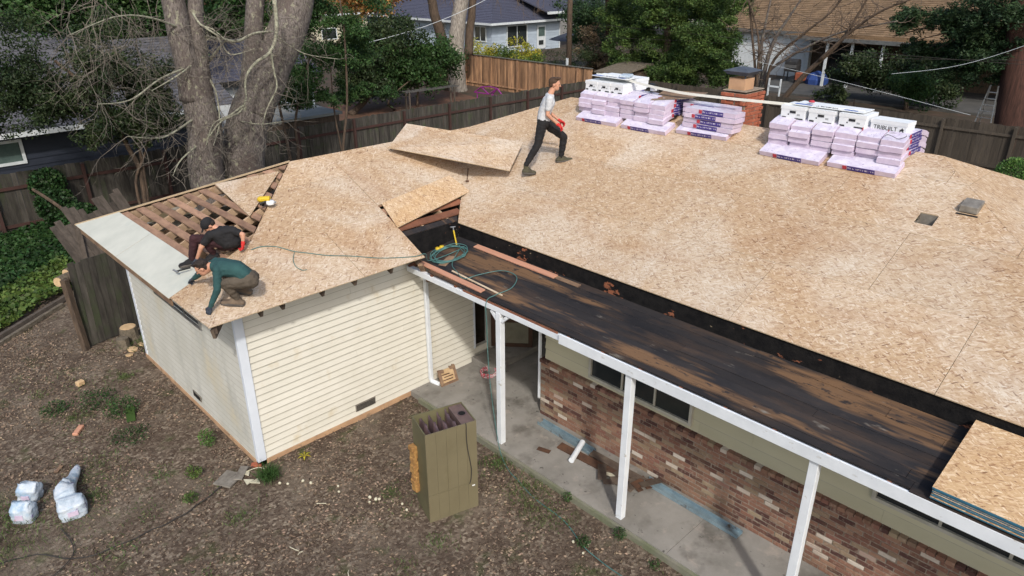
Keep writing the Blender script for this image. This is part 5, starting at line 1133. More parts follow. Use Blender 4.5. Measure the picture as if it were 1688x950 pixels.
person('crouching man in black t-shirt and cap with one red glove on the bare battens', (.2, 1.0, 3.15),
    dict(head=(.245, .92, 3.715), neck=(.315, .84, 3.665), chest=(.37, .80, 3.58), waist=(.45, .76, 3.45), shR=(.19, .80, 3.61), shL=(.49, .72, 3.63), elR=(.06, .88, 3.43), wrR=(.0, 1.0, 3.21), hdR=(-.05, 1.10, 3.12), pmR=(.2, -.2, -.8), cuR=(.9, 0, 0),
         elL=(.575, .56, 3.58), wrL=(.55, .55, 3.45), hdL=(.535, .55, 3.37), pmL=(-.5, .5, -.2), cuL=(1.35, 0, 0), hipR=(.45, .80, 3.40), hipL=(.50, .98, 3.38),
         knR=(.15, .90, 3.50), anR=(.24, .95, 3.27), knL=(.08, 1.15, 3.49), anL=(-.0, 1.19, 3.16), heR=(.30, .93, 3.18), toR=(.06, 1.03, 3.10), heL=(.05, 1.16, 3.09), toL=(-.17, 1.30, 3.05)),
    (-.62, .15, -.72), (-.55, .2, .75), 'cloth_black', 'cloth_maroon', 'cloth_black', {'R': 'glove_navy', 'L': 'glove_red'}, 'hair_dark', cap=True, build=.95)
t = empty('framing_hammer', (-.12, 1.05, 3.06), 'steel hammer held over the pale foil faced sheet by the crouching men', 'hammer')
m = MB(); m.tube([(-.10, 1.02, 3.11), (-.27, 1.16, 3.06)], .012, 8); m.build('handle', 'black', t)
m = MB(); m.tube([(-.255, 1.12, 3.05), (-.29, 1.20, 3.08)], [.018, .014], 8); m.build('head', 'metal_grey', t)
# ------------------------------------------------------------------ fences
def fence(name, a, b, h, mat, rail, label, group=None, bw=.14, seed=1, rails=(.3, 1.42), post=2.4, side=1, cap=None, railmat=None, jag=.02, th=.018, lean=0):
    a = Vector((*a, 0)); b = Vector((*b, 0)); d = (b - a); L = d.length; d.normalize(); n = Vector((d.y, -d.x, 0)) * side; t = empty(name, a, label, 'fence', group); r = random.Random(seed)
    vs = [MB().box((0, 0, -.05), (bw - .006, th, h)).mesh('fence_board', mat) for _ in range(1)]
    k = 0; rz = math.atan2(d.y, d.x); N = int(L / bw); js = []
    for k in range(N):
        p = a + d * (k * bw) + n * r.uniform(-.006, .006) + Vector((0, 0, r.uniform(-jag, jag)))
        inst(vs[0], 'fence_board', p, (r.uniform(-.006, .006), r.uniform(-.004, .004), rz), t)
    for z in rails: m = MB(); m.beam(a + n * .03 + Vector((0, 0, z)), b + n * .03 + Vector((0, 0, z)), .04, .09); m.build('rail', railmat or rail, t)
    s = 0.6
    while s < L:
        p = a + d * s + n * .10; m = MB(); m.cbox((p.x, p.y, h / 2 - .02), (.09, .09, h + .0), Matrix.Rotation(rz, 4, 'Z')); m.build('post', railmat or rail, t); s += post
    if cap: m = MB(); m.beam(a + Vector((0, 0, h + .045)), b + Vector((0, 0, h + .045)), .12, .035); m.build('cap_board', cap, t)
    return t
fence('board_fence', (-13, 15.12), (27.3, 15.12), 1.78, 'fence_dark', 'fence_rail', 'long dark weathered board fence with red brown rails behind the house', side=1, rails=(.3, 1.40), seed=3)
fence('board_fence', (27.75, 16.4), (27.75, -14), 1.80, 'fence_brown', 'fence_brown', 'dark brown board fence along the right behind the chimney', side=1, rails=(.3, 1.5), seed=4)
fence('board_fence', (28.15, 30.5), (28.15, 16.9), 1.95, 'fence_new', 'fence_new', 'newer orange brown board fence with a cap in front of the white house', side=1, cap='fence_cap', seed=5, rails=(.3,))
board_panel('leaning_boards', (26.0, 15.0, 0), (25.6, 14.5), (27.2, 14.3), 2.0, 9, (.18, -.05, 0), 'grey weathered boards leaning at the fence corner behind the walking man', 'boards', 'leaning_wood', rails=(), hv=.04, seed=8)
t = empty('lean_to', (30, 14.5, 0), 'low mossy lean-to shed roof behind the fence corner', 'shed')
m = MB(); m.slab([(27.9, 16.6), (27.9, 14.6), (30.6, 14.6), (30.6, 16.6)], lambda x, y: 1.9 + .12 * (x - 27.9), .06); m.build('roof', 'stump_bark', t); m = MB(); m.box((28.2, 14.8, 0), (30.3, 16.3, 1.88)); m.build('wall', 'bark_brown', t)

# ------------------------------------------------------------------ neighbouring houses
def courses(p0, p1, p2, p3, n, m_, mat, parent, th=.02, name='shingle_courses', seed=1):
    """roof face p0-p1 eave, p3-p2 ridge: overlapping courses broken into shingles"""
    r = random.Random(seed); p0, p1, p2, p3 = map(Vector, (p0, p1, p2, p3)); nn = (p1 - p0).cross(p3 - p0).normalized(); nn = nn if nn.z > 0 else -nn; m = MB()
    for i in range(n):
        a0, a1 = i / n, (i + 1) / n; A, B = p0.lerp(p3, a0), p1.lerp(p2, a0); C_, D_ = p0.lerp(p3, a1), p1.lerp(p2, a1); off = r.random()
        k = -1
        while k < m_:
            u0 = max(0, (k + off) / m_); u1 = min(1, (k + 1 + off) / m_); k += 1
            if u1 - u0 < 1e-4: continue
            h = th * r.uniform(.7, 1.3); m.add([A.lerp(B, u0) + nn * h, A.lerp(B, u1) + nn * h, C_.lerp(D_, u1), C_.lerp(D_, u0), A.lerp(B, u0), A.lerp(B, u1)], [(0, 1, 2, 3), (4, 5, 1, 0)])
    o = m.build(name, mat, parent); o['kind'] = 'stuff'; return o
def wallboards(parent, axis, c, a0, a1, z0, z1, mat, expo=.2, face=-1):
    z = z0; g = group_empty('siding_wall', parent); g.location = -parent.location
    while z < z1:
        m = MB(); zz = min(z + expo, z1); lo, hi = sorted((c, c + face * .035)); cc = c + face * .035
        if axis == 0: pts = [(cc, a0, z), (cc, a1, z), (c, a1, z), (c, a0, z), (c + face * .006, a0, zz), (c + face * .006, a1, zz), (c, a1, zz), (c, a0, zz)]
        else: pts = [(a0, cc, z), (a1, cc, z), (a1, c, z), (a0, c, z), (a0, c + face * .006, zz), (a1, c + face * .006, zz), (a1, c, zz), (a0, c, zz)]
        m.hexa(pts); me = m.mesh('siding_board', mat); o = bpy.data.objects.new('siding_board', me); COL.objects.link(o); o.parent = g; z += expo
# left: dark blue house
LHs = empty('blue_house', (0, 17.8, 0), 'dark blue house with grey shingle roof and white framed window behind the left fence', 'house'); b0 = Vector((0, 17.8, 0))
m = MB(); m.box((-16, 17.84, 0), (7.6, 25, 2.4)); m.build('wall_core', 'house_blue', LHs)
wallboards(LHs, 1, 17.84, -16, 7.6, 0, 2.42, 'house_blue', .22)
m = MB(); m.box((-16.5, 17.2, 2.36), (8.1, 17.32, 2.52)); m.build('gutter', 'gutter_white', LHs); m = MB(); m.box((-16.5, 17.32, 2.38), (8.1, 17.84, 2.42)); m.build('soffit', 'house_grey', LHs)
courses((-16.5, 17.25, 2.53), (8.1, 17.25, 2.53), (8.1, 22.4, 4.6), (-16.5, 22.4, 4.6), 26, 90, 'shingle_grey', LHs)
m = MB(); m.slab([(-16.5, 22.4), (8.1, 22.4), (8.1, 27), (-16.5, 27)], lambda x, y: 4.6 - .4 * (y - 22.4), .1); m.add([(8.1, 17.25, 2.5), (8.1, 27, 2.7), (8.1, 22.4, 4.6)], [(0, 1, 2)]); m.build('back_roof', 'shingle_grey', LHs)
window(LHs, 1, 17.80, -.75, 1.02, 1.52, 2.12, 1, fm='gutter_white', gm='glass_green', w=.09, out=.04)
t = empty('flat_shed', (9, 16, 0), 'low shed with a flat pale grey roof behind the fence left of the green tree', 'shed')
a = onY(452, 212, 15.9); b = onY(560, 193, 15.9); m = MB(); m.box((8.6, 15.8, 1.86), (11.6, 18.6, 1.96)); m.build('roof', 'pale_roofing', t); m = MB(); m.box((8.7, 15.9, 0), (11.5, 18.5, 1.85)); m.build('wall', 'bark_brown', t)
t = empty('grey_garage', (9, 24, 0), 'blue grey garage seen between the two big tree trunks', 'garage')
m = MB(); m.box((8.6, 24, 0), (15, 29, 2.3)); m.build('wall', 'house_white', t); courses((8.2, 23.6, 2.4), (15.4, 23.6, 2.4), (15.4, 27, 3.9), (8.2, 27, 3.9), 14, 24, 'shingle_blue', t); m = MB(); m.box((8.2, 23.55, 2.2), (15.4, 23.62, 2.4)); m.build('fascia', 'black', t)
m = MB(); m.box((10.2, 23.96, 0), (11.2, 23.995, 2.0)); m.build('door', 'gutter_white', t)
# far left houses and roofs
def simple_house(base, sx, sy, h, rise, wall, roof, label, ov=.5, n=14, k=26, g=None):
    x, y = base; t = empty('far_house', (x, y, 0), label, 'house', g); m = MB(); m.box((x, y, 0), (x + sx, y + sy, h)); m.build('wall', wall, t)
    cy = y + sy / 2; courses((x - ov, y - ov, h), (x + sx + ov, y - ov, h), (x + sx + ov - rise * 1.2, cy, h + rise), (x - ov + rise * 1.2, cy, h + rise), n, k, roof, t)
    courses((x - ov, y + sy + ov, h), (x - ov, y - ov, h), (x - ov + rise * 1.2, cy, h + rise), (x - ov + rise * 1.2, cy, h + rise), n, k // 2, roof, t)
    m = MB(); m.box((x - ov, y - ov - .02, h - .16), (x + sx + ov, y - ov, h)); m.box((x - ov - .02, y - ov, h - .16), (x - ov, y + sy + ov, h)); m.build('gutter', 'gutter_white', t)
    for i in range(int(sx // 3.5)):
        m = MB(); m.box((x + 1 + i * 3.5, y - .03, 1.0), (x + 2.6 + i * 3.5, y + .01, 2.0)); o = m.build('window', 'gutter_white', t); m = MB(); m.box((x + 1.1 + i * 3.5, y - .04, 1.08), (x + 2.5 + i * 3.5, y - .031, 1.92)); o2 = bpy.data.objects.new('pane', m.mesh('pane', 'glass')); COL.objects.link(o2); o2.parent = o
    return t
simple_house((-2, 34), 16, 9, 2.8, 2.6, 'house_grey', 'shingle_grey', 'grey roofed house far behind the leafy tree at the top left')
simple_house((24, 52), 13, 9, 3.2, 2.4, 'chip_white', 'shingle_tan', 'cream house far behind the green tree at the top')
simple_house((60, 40), 16, 9, 3.0, 2.4, 'house_grey', 'shingle_blue', 'grey house far behind the utility pole')
# white house
WH = empty('white_house', (40.9, 38.9, 0), 'pale blue white house with slate blue roof beyond the orange brown fence', 'house')
m = MB(); m.box((40.95, 38.95, 0), (49.5, 60, 2.62)); m.build('wall_core', 'house_white', WH)
wallboards(WH, 1, 38.95, 40.9, 49.55, 0, 2.62, 'house_white', .24); wallboards(WH, 0, 40.95, 38.9, 60, 0, 2.62, 'house_white', .24)
courses((40.3, 38.3, 2.66), (50.1, 38.3, 2.66), (50.1, 44.5, 5.3), (46.5, 44.5, 5.3), 24, 30, 'shingle_blue', WH, .03)
courses((40.3, 61, 2.66), (40.3, 38.3, 2.66), (46.5, 44.5, 5.3), (46.5, 61, 5.3), 24, 60, 'shingle_blue', WH, .03)
m = MB(); m.box((40.2, 38.2, 2.48), (50.1, 38.3, 2.66)); m.box((40.2, 38.3, 2.48), (40.3, 61, 2.66)); m.build('gutter', 'gutter_white', WH)
m = MB(); m.slab([(46.5, 37.6), (52, 37.6), (52, 44), (46.5, 44)], lambda x, y: 3.35 + .3 * (y - 37.6), .1); m.build('upper_roof', 'shingle_blue', WH); m = MB(); m.box((46.5, 37.5, 3.15), (52, 37.6, 3.36)); m.build('upper_gutter', 'gutter_white', WH)
def facade(axis, c, px0, py0, px1, py1, n=2, **kw):
    f = onX if axis == 0 else onY; a = f(px0, py0, c); b = f(px1, py1, c); i = 1 - axis; return window(WH, axis, c, min(a[i], b[i]), max(a[i], b[i]), min(a.z, b.z), max(a.z, b.z), n, fm='gutter_white', w=.09, out=.06, **kw)
facade(1, 38.90, 836, 44, 868, 74); facade(0, 40.90, 783, 44, 801, 68); facade(0, 40.90, 659, 33, 684, 47); facade(0, 40.90, 728, 38, 734, 48, n=1)
a = onY(885, 42, 38.9); b = onY(898, 92, 38.9); m = MB(); m.box((a.x, 38.82, .1), (b.x, 38.9, a.z)); D_ = m.build('door', 'gutter_white', WH)
m = MB(); m.box((a.x + .15, 38.80, a.z - .95), (b.x - .15, 38.819, a.z - .15)); o = bpy.data.objects.new('door_window', m.mesh('door_window', 'glass_green')); COL.objects.link(o); o.parent = D_
o.location = (0, 0, 0); m = MB(); m.box((a.x + .2, 38.80, .45), (b.x - .3, 38.819, .85)); o = bpy.data.objects.new('pet_flap', m.mesh('pet_flap', 'glass')); COL.objects.link(o); o.parent = D_
m = MB(); m.cbox((50.0 - .45, 38.85, 1.3), (.08, .08, 2.6)); m.build('downspout', 'gutter_white', WH)
a = onX(778, 82, 40.2); t = empty('air_conditioner', (40.3, a.y, 0), 'grey window air conditioner on the wall of the pale house', 'air conditioner'); m = MB(); m.box((39.9, a.y - .35, a.z - .25), (40.85, a.y + .35, a.z + .25)); m.build('case', 'gutter_white', t, bevel=.02)
m = MB()
for k in range(6): m.box((39.88, a.y - .3, a.z - .2 + k * .075), (39.898, a.y + .3, a.z - .165 + k * .075))
m.build('grille', 'print_black', t)
# right house with patio
RH = empty('tan_roof_house', (47, 8, 0), 'house with tan shingle roof and dark covered patio at the upper right', 'house')
ez = onX(1440, 66, 43.2).z; 
m = MB(); m.box((47, -22, 0), (56, 13.2, 2.8)); m.build('wall', 'bark_brown', RH)
m = MB(); m.box((46.6, 13.2, 0), (56, 19, 2.9)); m.build('side_wall', 'gutter_white', RH)
courses((46.2, -24, 3.0), (46.2, 20, 3.0), (56, 20, 6.6), (56, -24, 6.6), 34, 110, 'shingle_tan', RH, .03); courses((42.9, -24, ez), (42.9, 13.4, ez), (46.3, 13.4, 2.98), (46.3, -24, 2.98), 12, 90, 'shingle_tan', RH, .03)
m = MB(); m.box((42.8, -24, ez - .22), (42.9, 13.4, ez)); m.build('patio_gutter', 'metal_grey', RH); m = MB(); m.box((46.1, 13.4, 2.8), (46.2, 20, 3.0)); m.build('gutter', 'metal_grey', RH)
for px in (1353, 1392, 1440, 1536): 
    p = onX(px, 145 + (px - 1353) * .18, 43.2); m = MB(); m.box((43.14, p.y - .07, .0), (43.28, p.y + .07, ez - .1)); m.build('patio_post', 'gutter_white', RH)
m = MB(); m.box((55, -9, 5.5), (57, -4.5, 8)); m.build('white_gable', 'gutter_white', RH)
m = MB(); m.box((46.9, 9.2, .1), (46.99, 11.9, 2.3)); m.build('patio_door', 'glass', RH)
m = MB(); m.slab([(38.9, 14), (47, 14), (47, -20), (41.5, -20)], lambda x, y: .12, .12); o = m.build('patio_slab', 'far_concrete'); o['kind'] = 'structure'
t = empty('barbecue_grill', (43.6, 13.4, .1), 'black barbecue grill with silver lid front by the white patio wall', 'grill'); c = onX(1308, 100, 43.6)
m = MB(); m.cbox((43.6, c.y, 1.0), (.6, .9, .45)); m.build('firebox', 'grill', t, bevel=.05); m = MB(); m.tube([(43.6, c.y - .42, 1.3), (43.6, c.y + .42, 1.3)], .28, 12); m.build('lid', 'grill', t); m = MB(); m.cbox((43.27, c.y, 1.12), (.03, .8, .2)); m.build('lid_front', 'metal_grey', t)
m = MB()
for sy in (-.38, .38):
    for sx in (-.25, .25): m.box((43.6 + sx - .03, c.y + sy - .03, .12), (43.6 + sx + .03, c.y + sy + .03, .8))
m.build('legs', 'grill', t)
c = onX(1350, 121, 43.6); m = MB(); m.lathe((43.9, c.y + .2, .12), [(.7, 0), (.72, .3), (.5, .62), (.1, .8)], 9); tag(m.build('blue_tarp', 'tarp_blue'), 'blue tarp covering something beside the barbecue grill', 'tarp')
c = onX(1322, 113, 43.3); m = MB(); m.cbox((43.3, c.y, .55), (.5, .6, .5)); tag(m.build('red_bin', 'brick_red', bevel=.05), 'small red orange bin under the barbecue grill', 'bin')
# ladder by the redwood
t = empty('step_ladder', (38, -.7, 0), 'silver step ladder standing beside the redwood trunk at the right', 'ladder'); c = onX(1622, 190, 36.0); y = c.y
for q in (-.28, .28):
    m = MB(); m.beam((36.0, y + q * 1.3, 0), (36.4, y + q * .6, 2.0), .06, .04, (0, 1, 0)); m.build('leg', 'metal_grey', t); m = MB(); m.beam((37.0, y + q * 1.3, 0), (36.5, y + q * .6, 2.0), .05, .04, (0, 1, 0)); m.build('leg', 'metal_grey', t)
for k in range(6): f = (k + 1) / 7; m = MB(); m.cbox((36.0 + .4 * f, y, 2 * f), (.1, .56 * (1.3 - .7 * f), .035)); m.build('rung', 'metal_grey', t)
t = empty('white_rail_frame', (31, 10, 0), 'white painted rail frame behind the fence beside the chimney', 'frame'); 
for px in (1266, 1285): p = onX(px, 150, 29.5); m = MB(); m.box((29.47, p.y - .03, 0), (29.53, p.y + .03, 2.3)); m.build('upright', 'gutter_white', t)
p0 = onX(1266, 152, 29.5); p1 = onX(1285, 154, 29.5); m = MB(); m.box((29.47, p1.y, 1.9), (29.53, p0.y, 1.97)); m.build('crossbar', 'gutter_white', t)
# trestle, purple frame, umbrella, pole, wires
t = empty('trestle_table', (21, 22, 0), 'narrow grey trestle frame in the yard behind the far fence', 'trestle'); z = 1.15; a = onZ(668, 152, z); b = onZ(756, 141, z); d = (b - a).normalized(); n = Vector((-d.y, d.x, 0))
for k in (0, .35): m = MB(); m.beam(a + n * k, b + n * k, .06, .05); m.build('top_rail', 'far_concrete', t)
for f in (.08, .92):
    for k in (0, .35): p = a.lerp(b, f) + n * k; m = MB(); m.beam((p.x, p.y, 0), (p.x, p.y, z - .05), .07, .07, (1, 0, 0)); m.build('leg', 'leaning_wood', t)
t = empty('purple_frame', (24, 20, 0), 'purple metal bicycle frames behind the dark fence by the big grey trunk', 'bicycle frame'); m = MB(); a = onX(782, 152, 24.5); b = onX(830, 150, 24.5)
z0 = a.z - .1; zt = a.z + .5
def yy(f): return a.y + (b.y - a.y) * f
for p, q in (((0, .1), (.25, .45)), ((.25, .45), (.5, .12)), ((0, .1), (.5, .12)), ((.25, .45), (.55, .55)), ((.55, .55), (.8, .5)), ((.5, .12), (.8, .5)), ((.8, .5), (1, .1)), ((.6, .1), (.8, .5)), ((.6, .1), (1, .1))): m.tube([(24.5, yy(p[0]), z0 + p[1]), (24.5, yy(q[0]), z0 + q[1])], .035, 6)
m.tube([(24.5, yy(.1), 0), (24.5, yy(.1), z0 + .15)], .03, 6); m.tube([(24.5, yy(.9), 0), (24.5, yy(.9), z0 + .15)], .03, 6); m.build('tubes', 'bike_purple', t)
t = empty('utility_pole', (28.9, 19.3, 0), 'brown wooden utility pole rising beside the pale blue house', 'pole'); m = MB(); m.tube([(28.9, 19.3, 0), (28.85, 19.35, 10)], [.17, .13], 12); m.build('shaft', 'bark_brown', t, smooth=True); m = MB(); m.box((28.68, 19.2, 1.9), (28.73, 19.35, 2.3)); m.build('metal_tag', 'gutter_white', t)
t = empty('garden_umbrella', (36, 24, 0), 'dark garden umbrella on the shaded patio right of the pale house', 'umbrella'); c = onX(945, 60, 40); m = MB(); m.lathe((40, c.y, 2.0), [(1.9, 0), (1.2, .25), (.1, .6)], 8); m.build('canopy', 'umbrella', t); m = MB(); m.tube([(40, c.y, 0), (40, c.y, 2.5)], .03, 6); m.build('pole', 'metal_grey', t)
def wire(P, r, label, mat='cord_black'): m = MB(); m.tube(smooth_path(P, 5), r, 5); tag(m.build('overhead_wire', mat), label, 'wire')
wire([onY(585, 76, 22), onY(700, 44, 22), onY(800, 0, 22), onY(900, -60, 22)], .013, 'pale service cable slanting up past the big grey trunk', 'gutter_white')
wire([onX(1000, 42, 30), onX(1200, 62, 30), onX(1450, 88, 30), onX(1760, 112, 30)], .010, 'upper dark wire crossing in front of the tan roofed house')
wire([onX(1000, 62, 30), onX(1200, 72, 30), onX(1450, 95, 30), onX(1760, 100, 30)], .009, 'lower dark wire crossing in front of the covered patio')
wire([onX(1250, 102, 29), onX(1400, 138, 29), onX(1600, 190, 29)], .007, 'thin pale wire slanting down over the patio yard', 'gutter_white'); wire([onX(1470, 122, 29), onX(1560, 112, 29), onX(1640, 92, 29), onX(1760, 50, 29)], .009, 'pale wire rising to the right past the redwood', 'gutter_white')

# ------------------------------------------------------------------ trees
def limb(m, P, r0, r1, sides=9, n=5, rough=.12):
    Q = smooth_path(P, n); k = len(Q) - 1; R = [r0 + (r1 - r0) * (i / k) for i in range(len(Q))]
    Q = [q + Vector((noise.noise(q * 1.3), noise.noise(q * 1.3 + Vector((5, 5, 5))), 0)) * rough * R[i] for i, q in enumerate(Q)]; m.tube(Q, R, sides); return Q, R
def twigs(m, start, d, L, r, depth, rr, droop=0.0, kink=.35, sides=4):
    n = max(3, int(L / .16)); p = Vector(start); d = Vector(d).normalized(); P = [p.copy()]; 
    for i in range(n):
        d = (d + Vector((rr.uniform(-1, 1), rr.uniform(-1, 1), rr.uniform(-1, 1) - droop)) * kink).normalized(); p = p + d * (L / n); P.append(p.copy())
        if depth > 0 and rr.random() < .55: twigs(m, p, d + Vector((rr.uniform(-1, 1), rr.uniform(-1, 1), rr.uniform(-1, 1))) * 1.0, L * rr.uniform(.35, .6), r * .6, depth - 1, rr, droop, kink, 3)
    m.tube(P, [r * (1 - .75 * i / n) for i in range(n + 1)], sides, False)
LEAFK = 2.3
def crown(parent, name, clumps, size, mat, flat=0, aspect=.55, down=0, shell=None):
    """leaves scattered round clump centres, thinning outward, a few strays between the clumps"""
    A = []
    for c, r, n in clumps:
        n = int(n * LEAFK)
        if shell is not None: A.append(clump_pts(c, r, n, shell)); continue
        sub = rng.normal(size=(9, 3)) * np.array(r) * .62 + np.array(c); k = rng.integers(0, 9, n); A.append(sub[k] + rng.normal(size=(n, 3)) * np.array(r) * .30)
    C = np.concatenate(A); size = size / LEAFK ** .5 * 1.05; o = quads(name, leaf_quads(C, size, flat, aspect, down), mat, parent, None); return o
# two big bare trunks behind the wing
T = empty('bare_tree', (4.15, 11, 0), 'big grey bare tree with forked trunk, left one behind the roof hip', 'tree'); rr = random.Random(21); YT = 11
def y11(px, py, v=YT): return onY(px, py, v)
m = MB(); limb(m, [(4.3, 11, -.1), y11(343, 300), y11(338, 215), y11(325, 150), y11(318, 110)], .52, .38, 14); m.build('trunk', 'bark_grey', T, smooth=True)
m = MB(); limb(m, [y11(320, 165), y11(308, 105), y11(292, 40), y11(275, -60), y11(262, -150)], .37, .24, 12); m.build('limb', 'bark_grey', T, smooth=True)
m = MB(); limb(m, [y11(330, 160, 10.9), y11(328, 90, 10.9), y11(322, 20, 10.9), y11(326, -80, 10.9)], .27, .16, 10); m.build('limb', 'bark_grey', T, smooth=True)
mt_ = MB(); src = [y11(x, y, v) for x, y, v in ((345, 210, 10.6), (330, 120, 10.6), (318, 60, 10.6), (350, 250, 10.6), (300, 30, 10.6), (335, 170, 10.5), (322, 90, 10.5), (340, 235, 10.5), (312, 10, 10.6))]
mb_ = MB()
for P in ([(325, 105), (265, 130), (215, 165), (160, 172)], [(335, 185), (280, 222), (250, 228), (210, 225)], [(338, 120), (355, 150), (362, 200), (352, 240)], [(318, 55), (250, 30), (190, 28), (110, 60)], [(330, 60), (360, 65), (380, 90), (420, 80)], [(312, 10), (330, 40), (350, 48), (372, 66)], [(345, 225), (300, 262), (285, 290)], [(328, 95), (300, 120), (250, 150)]):
    Q, R = limb(mb_, [y11(x, y, 10.5 - .25 * (i - 1) if i else 10.92) for i, (x, y) in enumerate(P)], .034, .008, 6)
    for i in range(2, len(Q)): twigs(mt_, Q[i], (rr.uniform(-1, 1), rr.uniform(-.6, .2), rr.uniform(-.9, .5)), rr.uniform(.5, 1.4), .009, 2, rr, .12, .42)
for k in range(24):
    p = y11(rr.uniform(60, 300), rr.uniform(-60, 60), rr.uniform(10.2, 12)); twigs(mt_, p, (rr.uniform(-.8, .6), rr.uniform(-.4, .4), -.8), rr.uniform(1.0, 2.6), .011, 2, rr, .06, .3)
for k in range(34):
    p = y11(rr.uniform(285, 360), rr.uniform(40, 285), 10.62); twigs(mt_, p, (rr.uniform(-1, 1), rr.uniform(-.5, 0), rr.uniform(-.8, .5)), rr.uniform(.4, 1.5), .009, 2, rr, .12, .42)
o = mb_.build('branches', 'lichen', T); o['kind'] = 'stuff'; o = mt_.build('twigs', 'twig', T); o['kind'] = 'stuff'
T = empty('bare_tree', (5.3, 11.4, 0), 'thick bare tree with pinkish bark leaning right, next to the forked trunk', 'tree'); m = MB()
limb(m, [(5.25, 11.4, -.1), y11(400, 275, 11.4), y11(404, 235, 11.4), y11(412, 190, 11.4), y11(430, 150, 11.4)], .68, .55, 14); m.build('trunk', 'bark_grey', T, smooth=True)
m = MB(); limb(m, [y11(415, 190, 11.4), y11(442, 120, 11.4), y11(468, 60, 11.4), y11(488, 0, 11.4), y11(505, -90, 11.4)], .60, .50, 14); m.build('limb', 'bark_grey', T, smooth=True)
m = MB(); limb(m, [y11(408, 200, 11.6), y11(412, 130, 11.6), y11(418, 60, 11.6), y11(423, -80, 11.6)], .30, .24, 12); m.build('limb', 'bark_grey', T, smooth=True)
mb_ = MB(); mt_ = MB()
for P, r0 in (([(452, 0), (456, 50), (446, 85), (420, 105), (405, 130), (406, 165)], .062), ([(372, 66), (392, 68), (420, 55), (450, 52)], .05), ([(405, 165), (395, 185), (365, 200), (345, 225)], .04), ([(446, 85), (452, 120), (456, 145), (440, 180), (432, 210)], .035), ([(456, 60), (500, 88), (560, 98)], .02), ([(330, 40), (345, 50), (370, 66)], .04), ([(400, 175), (380, 190), (352, 205), (340, 240)], .035), ([(345, 100), (372, 66)], .05), ([(396, 200), (430, 205), (470, 200)], .02)):
    Q, R = limb(mb_, [y11(x, y, 10.95 if (i == 0 and P[0] in ((396, 200), (345, 100), (330, 40))) else 10.2) for i, (x, y) in enumerate(P)], r0, r0 * .45, 7)
    for i in range(1, len(Q)): twigs(mt_, Q[i], (rr.uniform(-1, 1), rr.uniform(-.6, .3), rr.uniform(-1, .4)), rr.uniform(.4, 1.3), .009, 2, rr, .1, .42)
for k in range(26):
    p = y11(rr.uniform(385, 470), rr.uniform(10, 270), 10.6); twigs(mt_, p, (rr.uniform(-1, 1), rr.uniform(-.5, 0), rr.uniform(-.8, .5)), rr.uniform(.4, 1.2), .008, 2, rr, .12, .42)
o = mb_.build('branches', 'lichen', T, smooth=True); o['kind'] = 'stuff'; o = mt_.build('twigs', 'twig', T); o['kind'] = 'stuff'
# leafy trees
def leafy(name, label, base, stems, clumps, leaf, size, bark='bark_brown', sr=.05, group=None, cat='tree', **kw):
    t = empty(name, base, label, cat, group)
    for P, r in stems: m = MB(); limb(m, P, r, r * .45, 7); m.build('trunk', bark, t, smooth=True)
    crown(t, 'crown', clumps, size, leaf, **kw); return t
rr = random.Random(5)
def cl(box, n, plane, depth, r, num, axis=1, fill=1.0):
    """clumps scattered over a window of the picture, standing at plane +- depth"""
    out = []; x0, y0, x1, y1 = box
    for i in range(n):
        px, py, v = rr.uniform(x0, x1), rr.uniform(y0, y1), plane + rr.uniform(-depth, depth); p = onY(px, py, v) if axis == 1 else onX(px, py, v)
        s = rr.uniform(.6, 1.25) * r; out.append((tuple(p), (s, s, s * .7), int(num * rr.uniform(.6, 1.3))))
    return out
g = lambda px, py, Y: [(onY(px, py, Y).x, Y, 0), onY(px, py - 70, Y), onY(px - 12, py - 150, Y + .3), onY(px - 30, py - 220, Y + .3)]
b1 = onY(235, 330, 13.6)
leafy('leafy_tree', 'dark evergreen tree overhanging the blue house roof at the left', (b1.x, 13.6, 0),
      [([(b1.x, 13.6, 0), onY(232, 285, 13.6), onY(212, 245, 13.6), onY(170, 170, 13.6), onY(90, 100, 13.8)], .09), ([(b1.x + .1, 13.6, 0), onY(236, 280, 13.6), onY(228, 235, 13.6), onY(200, 120, 13.6)], .07), ([(b1.x - .1, 13.5, 0), onY(224, 300, 13.5), onY(240, 250, 13.5), onY(260, 150, 13.6)], .05)],
      cl((30, 110, 270, 205), 30, 13.6, .8, .55, 520) + cl((-60, 40, 260, 150), 22, 14.2, .8, .55, 260) + cl((-40, 140, 40, 215), 6, 13.6, .5, .35, 240) + cl((120, 190, 240, 235), 8, 13.6, .4, .3, 260), 'leaf_dark', .12)
leafy('leafy_tree', 'olive green tree mass in the top left corner behind the blue house', (0, 26, 0), [([(0, 26, 0), (0, 26, 3)], .2)], cl((-80, -80, 130, 28), 26, 25, 2, 1.1, 650) + cl((180, -60, 330, 60), 20, 25, 2, 1.0, 600) + cl((230, 20, 300, 120), 10, 24, 1, .7, 500), 'leaf_mid', .24)
b2 = onY(485, 320, 14.4)
